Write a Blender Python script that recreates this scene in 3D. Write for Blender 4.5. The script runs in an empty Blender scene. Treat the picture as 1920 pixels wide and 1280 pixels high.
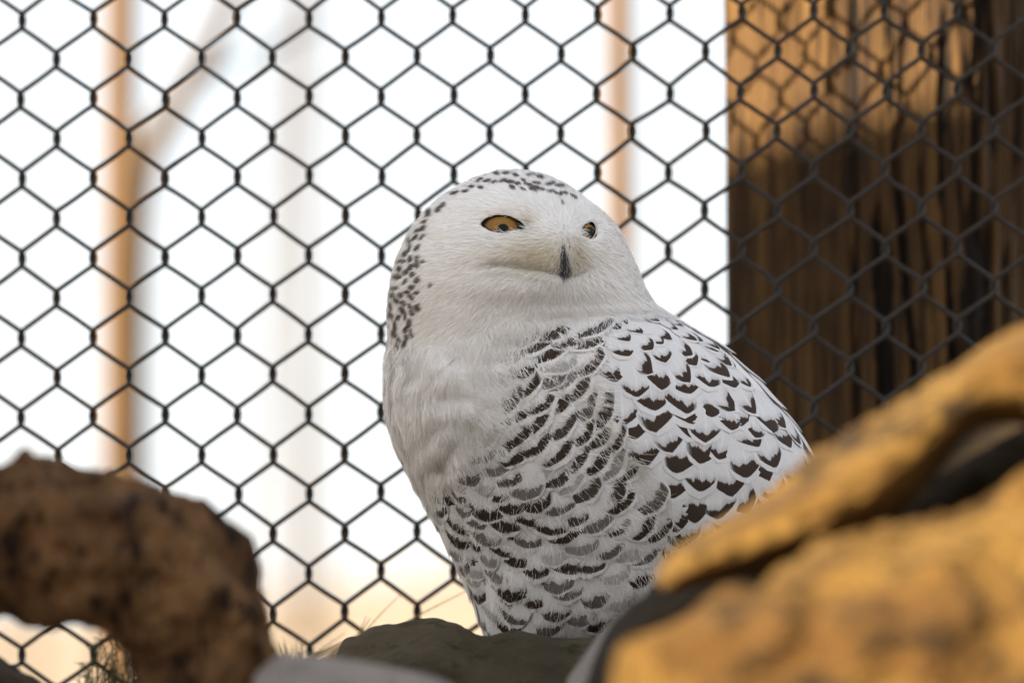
import bpy, bmesh, math
import numpy as np
from mathutils import Vector, Matrix

rng = np.random.default_rng(7)
S = bpy.context.scene
COL = S.collection

# ------------------------------------------------------------------ camera
DIST = 5.0
FRAME_W = 0.703                       # metres across the frame at the owl
PX = FRAME_W / 1920.0                 # metres per photo pixel at the owl
PITCH = math.radians(5.0)
CAM = np.array([0.0, -5.0, 1.2])
FWD = np.array([0.0, math.cos(PITCH), math.sin(PITCH)])
UP = np.array([0.0, -math.sin(PITCH), math.cos(PITCH)])
RIGHT = np.array([1.0, 0.0, 0.0])
cam_data = bpy.data.cameras.new('camera')
cam_data.lens = 36.0 * DIST / FRAME_W
cam_data.sensor_width = 36.0
cam_data.clip_start = 0.05
cam_data.clip_end = 3000.0
cam_data.dof.use_dof = True
cam_data.dof.focus_distance = DIST - 0.07
cam_data.dof.aperture_fstop = 4.6
cam = bpy.data.objects.new('camera', cam_data)
COL.objects.link(cam)
cam.location = CAM
cam.rotation_euler = (math.pi / 2 + PITCH, 0, 0)
S.camera = cam

# ------------------------------------------------------------------ sky, sun, exposure
TO_SUN = np.array([-0.66, -0.66, 0.36]); TO_SUN /= np.linalg.norm(TO_SUN)
w = bpy.data.worlds.new('World'); S.world = w; w.use_nodes = True
wn = w.node_tree.nodes; wl = w.node_tree.links
sky = wn.new('ShaderNodeTexSky'); sky.sky_type = 'NISHITA'; sky.sun_disc = False
sky.sun_elevation = math.asin(TO_SUN[2]); sky.sun_rotation = math.atan2(TO_SUN[0], TO_SUN[1])
sky.air_density = 1.0; sky.dust_density = 2.0; sky.ozone_density = 1.0
bg = wn['Background']; bg.inputs['Strength'].default_value = 0.065
# thin, even high cloud over the whole sky
tc = wn.new('ShaderNodeTexCoord'); cn = wn.new('ShaderNodeTexNoise'); cn.inputs['Scale'].default_value = 3.0; cn.inputs['Detail'].default_value = 4
wl.new(tc.outputs['Generated'], cn.inputs['Vector'])
cr = wn.new('ShaderNodeMapRange'); cr.inputs[3].default_value = 0.72; cr.inputs[4].default_value = 0.96; wl.new(cn.outputs['Fac'], cr.inputs[0])
cm = wn.new('ShaderNodeMix'); cm.data_type = 'RGBA'; cm.inputs[7].default_value = (2.95, 3.0, 3.1, 1)
wl.new(cr.outputs[0], cm.inputs[0]); wl.new(sky.outputs[0], cm.inputs[6]); wl.new(cm.outputs[2], bg.inputs['Color'])
sd = bpy.data.lights.new('sun', 'SUN'); sd.energy = 4.1; sd.angle = math.radians(0.5); sd.color = (1.0, 0.84, 0.62)
sun = bpy.data.objects.new('sun', sd); COL.objects.link(sun)
sun.rotation_euler = Vector(-TO_SUN).to_track_quat('-Z', 'Y').to_euler()
sun.location = (-6, -6, 8)
S.view_settings.view_transform = 'Standard'; S.view_settings.look = 'None'
S.view_settings.exposure = 2.65; S.view_settings.gamma = 1.0
S.view_settings.use_curve_mapping = False
S.render.engine = 'CYCLES'
S.cycles.use_denoising = True
S.cycles.max_bounces = 8; S.cycles.diffuse_bounces = 4
S.cycles.caustics_reflective = False; S.cycles.caustics_refractive = False

# ------------------------------------------------------------------ helpers
def at(px, py, d):
    """photo pixel + distance along the view axis -> world point(s)"""
    px = np.asarray(px, float); py = np.asarray(py, float); d = np.asarray(d, float)
    k = PX * d / DIST
    return (CAM + FWD * d[..., None] + RIGHT * ((px - 960) * k)[..., None] + UP * ((640 - py) * k)[..., None])

def on_y(px, py, Y):
    """photo pixel on the upright plane y = Y"""
    px = np.asarray(px, float); py = np.asarray(py, float)
    k = PX / DIST
    r = FWD + RIGHT * ((px - 960) * k)[..., None] + UP * ((640 - py) * k)[..., None]
    t = (Y - CAM[1]) / r[..., 1]
    return CAM + r * t[..., None]

def smooth(a, b, x):
    t = np.clip((np.asarray(x, float) - a) / (b - a), 0, 1)
    return t * t * (3 - 2 * t)

def _hash(ix, iy, iz, seed):
    h = (ix.astype(np.int64) * 374761393 + iy.astype(np.int64) * 668265263 + iz.astype(np.int64) * 2147483647 + seed * 974634777) & 0xffffffff
    h = ((h ^ (h >> 13)) * 1274126177) & 0xffffffff
    h = ((h ^ (h >> 16)) * 2246822519) & 0xffffffff
    return ((h ^ (h >> 15)) & 0xffff) / 65535.0

def vnoise(p, seed=0):
    p = np.asarray(p, float)
    i = np.floor(p).astype(np.int64); f = p - i; f = f * f * (3 - 2 * f)
    out = 0
    for dx in (0, 1):
        for dy in (0, 1):
            for dz in (0, 1):
                wgt = (f[..., 0] if dx else 1 - f[..., 0]) * (f[..., 1] if dy else 1 - f[..., 1]) * (f[..., 2] if dz else 1 - f[..., 2])
                out = out + wgt * _hash(i[..., 0] + dx, i[..., 1] + dy, i[..., 2] + dz, seed)
    return out * 2 - 1

def fbm(p, oct=4, seed=0, gain=0.5):
    a, s, out = 1.0, 1.0, 0
    for o in range(oct):
        out = out + a * vnoise(np.asarray(p) * s + o * 17.3, seed + o); a *= gain; s *= 2.03
    return out

def mesh_obj(name, verts, faces, mat=None, parent=None, smooth_shade=True, attrs=None, uv=None, normals=None):
    """verts (n,3); faces: array (m,3) or (m,4) or list of such arrays"""
    if not isinstance(faces, (list, tuple)): faces = [faces]
    faces = [np.asarray(f, np.int64) for f in faces if len(f)]
    me = bpy.data.meshes.new(name)
    verts = np.asarray(verts, np.float32)
    me.vertices.add(len(verts)); me.vertices.foreach_set('co', verts.ravel())
    loops = np.concatenate([f.ravel() for f in faces])
    tot = np.concatenate([np.full(len(f), f.shape[1]) for f in faces])
    start = np.concatenate([[0], np.cumsum(tot)[:-1]])
    me.loops.add(len(loops)); me.loops.foreach_set('vertex_index', loops.astype(np.int32))
    me.polygons.add(len(tot)); me.polygons.foreach_set('loop_start', start.astype(np.int32))
    if attrs:
        for k, v in attrs.items():
            a = me.attributes.new(k, 'FLOAT_COLOR', 'POINT')
            v = np.asarray(v, np.float32)
            if v.shape[1] == 3: v = np.concatenate([v, np.ones((len(v), 1), np.float32)], 1)
            a.data.foreach_set('color', v.ravel())
    if uv is not None:
        l = me.uv_layers.new(name='UVMap')
        l.data.foreach_set('uv', np.asarray(uv, np.float32)[loops].ravel())
    me.update(calc_edges=True)
    me.polygons.foreach_set('use_smooth', np.full(len(tot), smooth_shade))
    if normals is not None:
        me.normals_split_custom_set_from_vertices(np.asarray(normals, np.float32).tolist())
    o = bpy.data.objects.new(name, me); COL.objects.link(o)
    if mat: me.materials.append(mat)
    if parent is not None: o.parent = parent
    return o

def to_local(v, root):
    return np.asarray(v) - np.array(root.location)

def thing(name, label, cat, loc, group=None):
    e = bpy.data.objects.new(name, None); COL.objects.link(e); e.location = loc
    e.empty_display_size = 0.1
    e['label'] = label; e['category'] = cat
    if group: e['group'] = group
    return e

def tag(o, label, cat, group=None):
    o['label'] = label; o['category'] = cat
    if group: o['group'] = group
    return o

def grid_faces(nr, nc, wrap=False):
    r = np.arange(nr - 1)[:, None]; c = np.arange(nc if wrap else nc - 1)[None, :]
    c2 = (c + 1) % nc
    return np.stack([r * nc + c, r * nc + c2, (r + 1) * nc + c2, (r + 1) * nc + c], -1).reshape(-1, 4)

def tube(path, rad, sides=8, cap=True):
    path = np.asarray(path, float); n = len(path); rad = np.broadcast_to(rad, (n,))
    tg = np.gradient(path, axis=0); tg /= np.linalg.norm(tg, axis=1)[:, None] + 1e-12
    ref = np.array([0.0, 0.0, 1.0]) if abs(tg[0, 2]) < 0.9 else np.array([1.0, 0.0, 0.0])
    u = np.cross(tg[0], ref); u /= np.linalg.norm(u)
    V = []
    for i in range(n):
        u = u - tg[i] * np.dot(u, tg[i]); u /= np.linalg.norm(u)
        v = np.cross(tg[i], u)
        a = np.arange(sides) * 2 * math.pi / sides
        V.append(path[i] + rad[i] * (np.cos(a)[:, None] * u + np.sin(a)[:, None] * v))
    V = np.concatenate(V); F = [grid_faces(n, sides, True)]
    if cap:
        V = np.concatenate([V, path[:1], path[-1:]]); k = n * sides; i = np.arange(sides); j = (i + 1) % sides
        F.append(np.stack([np.full(sides, k), j, i], 1)); F.append(np.stack([np.full(sides, k + 1), (n - 1) * sides + i, (n - 1) * sides + j], 1))
    return V, F

def join(parts):
    V, Fs, o = [], [], 0
    for v, fs in parts:
        V.append(v)
        for f in (fs if isinstance(fs, list) else [fs]): Fs.append(np.asarray(f) + o)
        o += len(v)
    return np.concatenate(V), Fs

def smooth_path(pts, n):
    pts = np.asarray(pts, float); t = np.linspace(0, 1, len(pts)); T = np.linspace(0, 1, n)
    # Catmull-Rom
    out = []
    for x in T:
        f = x * (len(pts) - 1); i = min(int(f), len(pts) - 2); u = f - i
        p0 = pts[max(i - 1, 0)]; p1 = pts[i]; p2 = pts[i + 1]; p3 = pts[min(i + 2, len(pts) - 1)]
        out.append(0.5 * (2 * p1 + (p2 - p0) * u + (2 * p0 - 5 * p1 + 4 * p2 - p3) * u * u + (3 * p1 - p0 - 3 * p2 + p3) * u ** 3))
    return np.array(out)

# ------------------------------------------------------------------ materials
class NT:
    def __init__(self, name):
        self.m = bpy.data.materials.new(name); self.m.use_nodes = True
        self.t = self.m.node_tree; self.n = self.t.nodes; self.b = self.n['Principled BSDF']; self.out = self.n['Material Output']
    def new(self, kind, **kw):
        x = self.n.new(kind)
        for k, v in kw.items(): setattr(x, k, v)
        return x
    def put(self, sock, v):
        if isinstance(v, bpy.types.NodeSocket): self.t.links.new(v, sock)
        else: sock.default_value = v
    def math(self, op, *a, clamp=False):
        x = self.new('ShaderNodeMath', operation=op, use_clamp=clamp)
        for i, v in enumerate(a): self.put(x.inputs[i], v)
        return x.outputs[0]
    def ss(self, a, b, x):
        r = self.new('ShaderNodeMapRange', interpolation_type='SMOOTHSTEP')
        self.put(r.inputs[0], x); self.put(r.inputs[1], a); self.put(r.inputs[2], b)
        return r.outputs[0]
    def mix(self, f, a, b):
        x = self.new('ShaderNodeMix', data_type='RGBA')
        self.put(x.inputs[0], f); self.put(x.inputs[6], a); self.put(x.inputs[7], b)
        return x.outputs[2]
    def noise(self, vec, scale, detail=4, rough=0.55):
        x = self.new('ShaderNodeTexNoise'); self.put(x.inputs['Vector'], vec); x.inputs['Scale'].default_value = scale
        x.inputs['Detail'].default_value = detail; x.inputs['Roughness'].default_value = rough
        return x.outputs['Fac']
    def obj(self): return self.new('ShaderNodeTexCoord').outputs['Object']
    def mapping(self, vec, scale):
        x = self.new('ShaderNodeMapping'); self.put(x.inputs['Vector'], vec); x.inputs['Scale'].default_value = scale
        return x.outputs[0]
    def bump(self, h, strength, dist):
        x = self.new('ShaderNodeBump'); self.put(x.inputs['Height'], h); x.inputs['Strength'].default_value = strength; x.inputs['Distance'].default_value = dist
        self.put(self.b.inputs['Normal'], x.outputs[0])

def earthy(name, c1, c2, c3, scale=8, rough=0.9, bump=0.5, bd=0.01, stretch=(1, 1, 1), spec=0.15, dark=(0.52, 0.70), mul=4.1):
    t = NT(name); v = t.mapping(t.obj(), stretch)
    n1 = t.noise(v, scale, 6, 0.6); n2 = t.noise(v, scale * mul, 5, 0.65)
    c = t.mix(t.ss(0.38, 0.62, n1), c1 + (1,), c2 + (1,))
    c = t.mix(t.ss(dark[0], dark[1], n2), c, c3 + (1,))
    t.put(t.b.inputs['Base Color'], c); t.b.inputs['Roughness'].default_value = rough
    t.b.inputs['Specular IOR Level'].default_value = spec
    t.bump(t.math('ADD', n1, n2), bump, bd)
    return t.m

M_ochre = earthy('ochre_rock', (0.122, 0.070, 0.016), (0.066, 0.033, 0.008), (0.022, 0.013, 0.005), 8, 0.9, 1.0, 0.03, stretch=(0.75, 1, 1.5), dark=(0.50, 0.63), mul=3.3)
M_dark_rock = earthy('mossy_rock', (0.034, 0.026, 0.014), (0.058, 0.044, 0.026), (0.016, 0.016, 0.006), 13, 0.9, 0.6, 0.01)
M_shade_rock = earthy('shade_brown_rock', (0.026, 0.017, 0.008), (0.018, 0.012, 0.006), (0.010, 0.007, 0.004), 10, 0.95, 0.6, 0.012)  # near-black brown: shadow between the ochre rocks, put into the colour
M_grey_stone = earthy('grey_stone', (0.235, 0.205, 0.18), (0.19, 0.17, 0.155), (0.13, 0.108, 0.088), 12, 0.9, 0.8, 0.012)
M_bark = earthy('log_bark', (0.17, 0.092, 0.04), (0.085, 0.042, 0.018), (0.014, 0.008, 0.005), 18, 0.95, 1.0, 0.02, stretch=(1.6, 1, 0.75), dark=(0.50, 0.62), mul=2.6)
M_dark_bark = earthy('dark_bark', (0.03, 0.022, 0.015), (0.045, 0.03, 0.02), (0.02, 0.014, 0.01), 14)
M_tree = earthy('tree_bark', (0.085, 0.062, 0.045), (0.06, 0.044, 0.032), (0.11, 0.085, 0.062), 6, stretch=(1, 1, 0.2))
M_pole = earthy('tan_pole', (0.105, 0.063, 0.031), (0.085, 0.050, 0.025), (0.06, 0.036, 0.018), 5, stretch=(1, 1, 0.12))
M_shade_board = earthy('shade_boards', (0.20, 0.13, 0.075), (0.15, 0.095, 0.055), (0.10, 0.065, 0.04), 5, stretch=(1, 1, 0.1))
M_roof = earthy('roof_felt', (0.06, 0.055, 0.05), (0.08, 0.07, 0.065), (0.05, 0.045, 0.04), 10)
M_ground = earthy('dry_ground', (0.25, 0.21, 0.165), (0.20, 0.165, 0.125), (0.16, 0.13, 0.095), 0.9, 0.95, 0.5, 0.05)
M_straw = earthy('straw', (0.34, 0.24, 0.12), (0.27, 0.18, 0.085), (0.20, 0.13, 0.06), 20)
M_sprig = earthy('sprig', (0.05, 0.06, 0.025), (0.035, 0.04, 0.02), (0.07, 0.06, 0.03), 20)

def timber_mat():
    t = NT('weathered_timber'); o = t.obj()
    v = t.mapping(o, (1, 1, 0.045)); v2 = t.mapping(o, (1, 1, 0.02))
    n1 = t.noise(v, 70, 6, 0.68); n2 = t.noise(v2, 240, 3, 0.6); n3 = t.noise(o, 7, 3)
    c = t.mix(t.ss(0.36, 0.62, n1), (0.020, 0.010, 0.004, 1), (0.092, 0.050, 0.016, 1))
    c = t.mix(t.ss(0.50, 0.64, n2), c, (0.018, 0.009, 0.004, 1))
    c = t.mix(t.ss(0.55, 0.75, n3), c, (0.06, 0.032, 0.012, 1))
    cr = t.new('ShaderNodeAttribute', attribute_name='crack')
    c = t.mix(cr.outputs['Fac'], c, (0.005, 0.003, 0.002, 1))
    t.put(t.b.inputs['Base Color'], c); t.b.inputs['Roughness'].default_value = 0.85; t.b.inputs['Specular IOR Level'].default_value = 0.2
    t.bump(t.math('ADD', n1, n2), 0.6, 0.004)
    return t.m
M_timber = timber_mat()

def wire_mat():
    t = NT('coated_wire'); n = t.noise(t.obj(), 60, 3)
    t.put(t.b.inputs['Base Color'], t.mix(n, (0.016, 0.014, 0.013, 1), (0.030, 0.024, 0.020, 1)))
    t.b.inputs['Roughness'].default_value = 0.6; t.b.inputs['Specular IOR Level'].default_value = 0.25
    return t.m
M_wire = wire_mat()

def down_mat(name):
    t = NT(name); a = t.new('ShaderNodeAttribute', attribute_name='col')
    t.put(t.b.inputs['Base Color'], a.outputs['Color']); t.b.inputs['Roughness'].default_value = 0.85
    t.b.inputs['Specular IOR Level'].default_value = 0.12
    tr = t.new('ShaderNodeBsdfTranslucent'); t.put(tr.inputs['Color'], a.outputs['Color'])
    mx = t.new('ShaderNodeMixShader'); mx.inputs[0].default_value = 0.22
    t.t.links.new(t.b.outputs[0], mx.inputs[1]); t.t.links.new(tr.outputs[0], mx.inputs[2]); t.t.links.new(mx.outputs[0], t.out.inputs[0])
    return t.m
M_down = down_mat('white_down')

WHITE = (0.88, 0.87, 0.86); BROWN = (0.042, 0.027, 0.019)
def feather_mat(name, CURVE_LO, CURVE_UP, ED0, ED1, SKEW):
    """v = 0 at the quill, 1 at the tip; one ragged dark crescent before a white tip"""
    t = NT(name)
    uv = t.new('ShaderNodeUVMap', uv_map='UVMap'); sx = t.new('ShaderNodeSeparateXYZ'); t.put(sx.inputs[0], uv.outputs[0]); u, v = sx.outputs[0], sx.outputs[1]
    par = t.new('ShaderNodeAttribute', attribute_name='par'); sc = t.new('ShaderNodeSeparateColor'); t.put(sc.inputs[0], par.outputs['Color'])
    pos, th, st, rnd = sc.outputs[0], sc.outputs[1], sc.outputs[2], par.outputs['Alpha']
    u2 = t.math('MULTIPLY_ADD', u, u, t.math('MULTIPLY', u, t.math('MULTIPLY', t.math('SUBTRACT', t.math('FRACT', t.math('MULTIPLY', rnd, 7.13)), 0.5), SKEW)))
    cx = t.new('ShaderNodeCombineXYZ'); t.put(cx.inputs[0], t.math('MULTIPLY_ADD', u, 5.0, t.math('MULTIPLY', rnd, 40))); t.put(cx.inputs[1], t.math('MULTIPLY', v, 0.6)); t.put(cx.inputs[2], t.math('MULTIPLY', rnd, 91.0))
    nj = t.noise(cx.outputs[0], 3.2, 4, 0.7); nl = t.noise(cx.outputs[0], 0.45, 1, 0.5)
    half = t.math('MULTIPLY', th, 0.5)
    lo = t.math('SUBTRACT', t.math('ADD', pos, half), t.math('MULTIPLY', u2, CURVE_LO))
    lo = t.math('ADD', lo, t.math('MULTIPLY', t.math('SUBTRACT', nj, 0.5), 0.05))
    up = t.math('SUBTRACT', t.math('SUBTRACT', pos, half), t.math('MULTIPLY', u2, CURVE_UP))
    up = t.math('ADD', up, t.math('ADD', t.math('MULTIPLY', t.math('SUBTRACT', nj, 0.5), 0.16), t.math('MULTIPLY', t.math('SUBTRACT', nl, 0.5), 0.34)))
    m1 = t.ss(t.math('SUBTRACT', up, 0.014), t.math('ADD', up, 0.014), v)
    m2 = t.math('SUBTRACT', 1.0, t.ss(t.math('SUBTRACT', lo, 0.012), t.math('ADD', lo, 0.012), v))
    ed = t.math('SUBTRACT', 1.0, t.ss(ED0, ED1, t.math('ADD', t.math('ABSOLUTE', t.math('ADD', u, t.math('MULTIPLY', t.math('SUBTRACT', nl, 0.5), 0.5))), t.math('MULTIPLY', t.math('SUBTRACT', nj, 0.5), 0.3))))
    mask = t.math('MULTIPLY', t.math('MULTIPLY', m1, m2), t.math('MULTIPLY', ed, st))
    soft = t.math('MULTIPLY', t.math('MULTIPLY', t.ss(t.math('SUBTRACT', up, 0.16), up, v), m2), t.math('MULTIPLY', t.math('MULTIPLY', ed, st), 0.42))
    # fine barbs: thin streaks that run out and forward from the shaft
    bx = t.new('ShaderNodeCombineXYZ'); t.put(bx.inputs[0], t.math('MULTIPLY', t.math('SUBTRACT', v, t.math('MULTIPLY', t.math('ABSOLUTE', u), 0.30)), 60)); t.put(bx.inputs[1], t.math('MULTIPLY', u, 2)); t.put(bx.inputs[2], t.math('MULTIPLY', rnd, 33))
    nb = t.noise(bx.outputs[0], 1.4, 2, 0.6)
    white = t.mix(nb, (0.62, 0.62, 0.64, 1), (0.77, 0.77, 0.785, 1))
    shaft = t.math('SUBTRACT', 1.0, t.ss(0.02, 0.05, t.math('ABSOLUTE', u)))
    white = t.mix(t.math('MULTIPLY', shaft, 0.6), white, (0.84, 0.84, 0.84, 1))
    brown = t.mix(nb, (0.030, 0.019, 0.014, 1), (0.058, 0.037, 0.026, 1))
    c = t.mix(soft, white, (0.30, 0.28, 0.28, 1)); c = t.mix(mask, c, brown)
    t.put(t.b.inputs['Base Color'], c); t.b.inputs['Roughness'].default_value = 0.7; t.b.inputs['Specular IOR Level'].default_value = 0.2
    t.bump(nb, 0.25, 0.001)
    tr = t.new('ShaderNodeBsdfTranslucent'); t.put(tr.inputs['Color'], c)
    mx = t.new('ShaderNodeMixShader'); mx.inputs[0].default_value = 0.16
    t.t.links.new(t.b.outputs[0], mx.inputs[1]); t.t.links.new(tr.outputs[0], mx.inputs[2]); t.t.links.new(mx.outputs[0], t.out.inputs[0])
    return t.m
M_feather = feather_mat('wing_feather', 0.26, 0.15, 0.70, 0.98, 1.3)
M_breast = feather_mat('barred_feather', 0.15, 0.13, 0.86, 1.04, 0.5)
CURVE_LO, CURVE_UP = 0.15, 0.13

def plain(name, c, rough=0.5, spec=0.5, coat=0.0):
    t = NT(name); n = t.noise(t.obj(), 400, 3)
    t.put(t.b.inputs['Base Color'], t.mix(n, tuple(x * 0.85 for x in c) + (1,), tuple(min(1, x * 1.15) for x in c) + (1,)))
    t.b.inputs['Roughness'].default_value = rough; t.b.inputs['Specular IOR Level'].default_value = spec; t.b.inputs['Coat Weight'].default_value = coat
    t.b.inputs['Coat Roughness'].default_value = 0.03
    return t.m
M_pupil = plain('pupil', (0.004, 0.004, 0.005), 0.15, 0.15)
M_rim = plain('dark_eyelid', (0.012, 0.009, 0.008), 0.5, 0.3)
M_beak = plain('slate_beak', (0.035, 0.038, 0.045), 0.4, 0.4)
def iris_mat():
    t = NT('amber_iris'); a = t.new('ShaderNodeAttribute', attribute_name='col')
    n = t.noise(t.obj(), 900, 3)
    t.put(t.b.inputs['Base Color'], t.mix(t.math('MULTIPLY', n, 0.5), a.outputs['Color'], (0.05, 0.022, 0.004, 1)))
    t.b.inputs['Roughness'].default_value = 0.45; t.b.inputs['Specular IOR Level'].default_value = 0.25; t.b.inputs['Coat Weight'].default_value = 0.12; t.b.inputs['Coat Roughness'].default_value = 0.04
    return t.m
M_iris = iris_mat()

# ------------------------------------------------------------------ ground and far hill
def ground_z(x, y):
    x = np.asarray(x, float); y = np.asarray(y, float)
    bank = smooth(-2.6, -1.5, y) * (1 - smooth(1.2, 3.2, y)) * (1 - smooth(1.6, 3.6, np.abs(x)))
    z = 1.24 * bank
    hill = smooth(16, 55, y) * (4.35 + 0.35 * np.sin(x * 0.25 + 0.9) + 0.2 * np.sin(x * 0.61)) + smooth(55, 300, y) * 1.0
    p = np.stack([x, y, np.zeros_like(x)], -1)
    return z + hill + 0.03 * fbm(p * 2.5, 3, 5) + 0.10 * fbm(p * 0.25, 3, 9) * smooth(3, 10, np.abs(y))
gx = np.sinh(np.linspace(-1, 1, 170) * 5.6) / np.sinh(5.6) * 500
gy = np.concatenate([-np.geomspace(400, 6.2, 30), np.linspace(-6, 6, 100), np.geomspace(6.3, 900, 70)])
GX, GY = np.meshgrid(gx, gy)
gv = np.stack([GX, GY, ground_z(GX, GY)], -1).reshape(-1, 3)
g = mesh_obj('ground', gv, grid_faces(len(gy), len(gx)), M_ground)
g['kind'] = 'structure'

# ------------------------------------------------------------------ added boarded screen, out of view, placed and sized to shade the owl
SHADE_Y = -3.0
def shade_edge(p):
    t = (p[1] - SHADE_Y) / (-TO_SUN[1]) * 1.0
    return p + TO_SUN * t
e1 = shade_edge(on_y(1560, 238, 0.43)); SHADE_Z = float(e1[2]); SHADE_X = -2.13
def box(x0, x1, y0, y1, z0, z1):
    v = np.array([[x, y, z] for z in (z0, z1) for y in (y0, y1) for x in (x0, x1)], float)
    f = np.array([[0, 2, 3, 1], [4, 5, 7, 6], [0, 1, 5, 4], [2, 6, 7, 3], [0, 4, 6, 2], [1, 3, 7, 5]])
    return v, f
screen = thing('shade_screen', 'added out-of-view screen of upright brown boards that shades the owl', 'screen', (SHADE_X - 0.9, SHADE_Y, 0))
x0, x1, zt = SHADE_X - 1.75, SHADE_X, SHADE_Z - 0.05
nb = 12
for i in range(nb):
    a = x0 + (x1 - x0) * i / nb; b = x0 + (x1 - x0) * (i + 1) / nb - 0.002
    v, f = box(a, b, SHADE_Y - 0.025 - 0.002 * (i % 2), SHADE_Y, 0.0, zt); mesh_obj('shade_board', to_local(v, screen), f, M_shade_board, screen, False)
for zz in (0.5, 1.9, 3.3):
    v, f = box(x0, x1, SHADE_Y - 0.08, SHADE_Y - 0.03, zz, zz + 0.1); mesh_obj('shade_rail', to_local(v, screen), f, M_shade_board, screen, False)
for xx in (x0, (x0 + x1) / 2, x1 - 0.1):
    v, f = box(xx, xx + 0.1, SHADE_Y - 0.185, SHADE_Y - 0.083, -0.2, zt); mesh_obj('shade_upright', to_local(v, screen), f, M_shade_board, screen, False)
v, f = box(x0 - 0.02, x1, SHADE_Y - 0.10, SHADE_Y + 0.02, zt + 0.002, SHADE_Z); mesh_obj('shade_cap_rail', to_local(v, screen), f, M_shade_board, screen, False)

# ------------------------------------------------------------------ slim poles and bare trees far behind the fence
def upright(name, label, cat, px, d, dia_px, lean=0.0, mat=M_pole, top=5.5, group=None):
    p0 = at(px, 900, d); y = p0[1]; r = dia_px * PX * d / DIST / 2
    base = np.array([p0[0] - lean * p0[2], y, float(ground_z(p0[0], y)) - 0.1])
    n = 40; t = np.linspace(0, 1, n); H = top
    path = np.stack([base[0] + lean * t * H, np.full(n, y), base[2] + t * H], 1)
    path[:, 0] += 0.006 * vnoise(np.stack([t * 7, t * 0, t * 0 + px], 1), 3)
    e = thing(name, label, cat, base, group)
    V, F = tube(path, r * (1 - 0.12 * t), 14); mesh_obj('shaft', to_local(V, e), F, mat, e)
    V, F = tube(np.array([path[-1], path[-1] + [0, 0, 0.02]]), [r * 0.93, r * 0.5], 14); mesh_obj('cap', to_local(V, e), F, mat, e)
    return e
upright('wooden_pole', 'slim tan wooden pole far behind the mesh, leaning branch across it', 'pole', 219, 9.2, 66, 0.004)
upright('wooden_pole', 'slim tan wooden pole far behind the mesh, near the thick post', 'pole', 1163, 8.6, 56, -0.006)

def bare_tree(label, px, d, dia_px, seed, lean=0.0, H=9.0):
    r_ = np.random.default_rng(seed)
    p0 = at(px, 640, d); base = np.array([p0[0], p0[1], float(ground_z(p0[0], p0[1])) - 0.1]); R0 = dia_px * PX * d / DIST / 2
    base[0] -= lean * (p0[2] - base[2])
    t = np.linspace(0, 1, 26)
    path = np.stack([base[0] + lean * H * t + 0.10 * np.sin(t * 5 + seed) * t, base[1] + 0 * t, base[2] + H * t], 1)
    e = thing('bare_tree', label, 'tree', base, None)
    V, F = tube(path, R0 * (1 - 0.75 * t), 10); mesh_obj('trunk', to_local(V, e), F, M_tree, e)
    parts = []
    for k in range(16):
        i = int(r_.uniform(12, 24)); a = r_.uniform(0, 6.28); L = r_.uniform(0.8, 2.2) * (1.2 - t[i])
        dirv = np.array([math.cos(a), math.sin(a), r_.uniform(0.5, 1.1)])
        q = path[i] + np.linspace(0, 1, 8)[:, None] * dirv * L + np.array([0, 0, 0.25]) * (np.linspace(0, 1, 8)[:, None] ** 2) * L
        parts.append(tube(q, R0 * 0.32 * (1 - t[i] * 0.6) * np.linspace(1, 0.2, 8), 6))
        for m in range(4):
            j = r_.integers(2, 7); a2 = r_.uniform(0, 6.28); d2 = np.array([math.cos(a2), math.sin(a2), 0.7]) * L * 0.45
            parts.append(tube(q[j] + np.linspace(0, 1, 5)[:, None] * d2, R0 * 0.12 * np.linspace(1, 0.2, 5), 5))
    V, F = join(parts); o = mesh_obj('crown', to_local(V, e), F, M_tree, e)
    return e
bare_tree('bare tree with a grey trunk on the hill, in line with the fence middle', 600, 34, 34, 3, 0.004, 10)
bare_tree('thin bare sapling leaning over the hill beside the tan pole', 470, 24, 22, 5, 0.05, 8)
bare_tree('bare tree on the hill between the tan pole and the owl', 545, 48, 30, 11, -0.01, 11)
bare_tree('bare tree on the far hill just beside the thick post', 1262, 46, 26, 13, 0.0, 11)
bare_tree('bare tree on the far hill at the end of the fence away from the post', 60, 42, 22, 17, 0.01, 11)

# a leaning bough that crosses the tan pole
bp = smooth_path(np.array([at(470, -260, 11.0), at(430, 0, 11.0), at(330, 200, 11.0), at(262, 330, 11.0), at(238, 620, 11.0), at(232, 1000, 11.0)]), 40)
bp = np.concatenate([bp, [[bp[-1][0], bp[-1][1], float(ground_z(bp[-1][0], bp[-1][1])) - 0.1]]])
e = thing('leaning_sapling', 'crooked brown sapling bending behind the tan pole', 'tree', bp[-1])
V, F = tube(bp, np.linspace(0.010, 0.040, len(bp)), 10); mesh_obj('trunk', to_local(V, e), F, M_tree, e)
tw = []
for (i, dx, dz) in ((3, -0.25, 0.35), (8, 0.3, 0.3), (14, 0.22, 0.12)):
    tw.append(tube(bp[i] + np.linspace(0, 1, 6)[:, None] * np.array([dx, 0.1, dz]), np.linspace(0.009, 0.003, 6), 6))
V, F = join(tw); mesh_obj('crown', to_local(V, e), F, M_tree, e)

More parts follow.
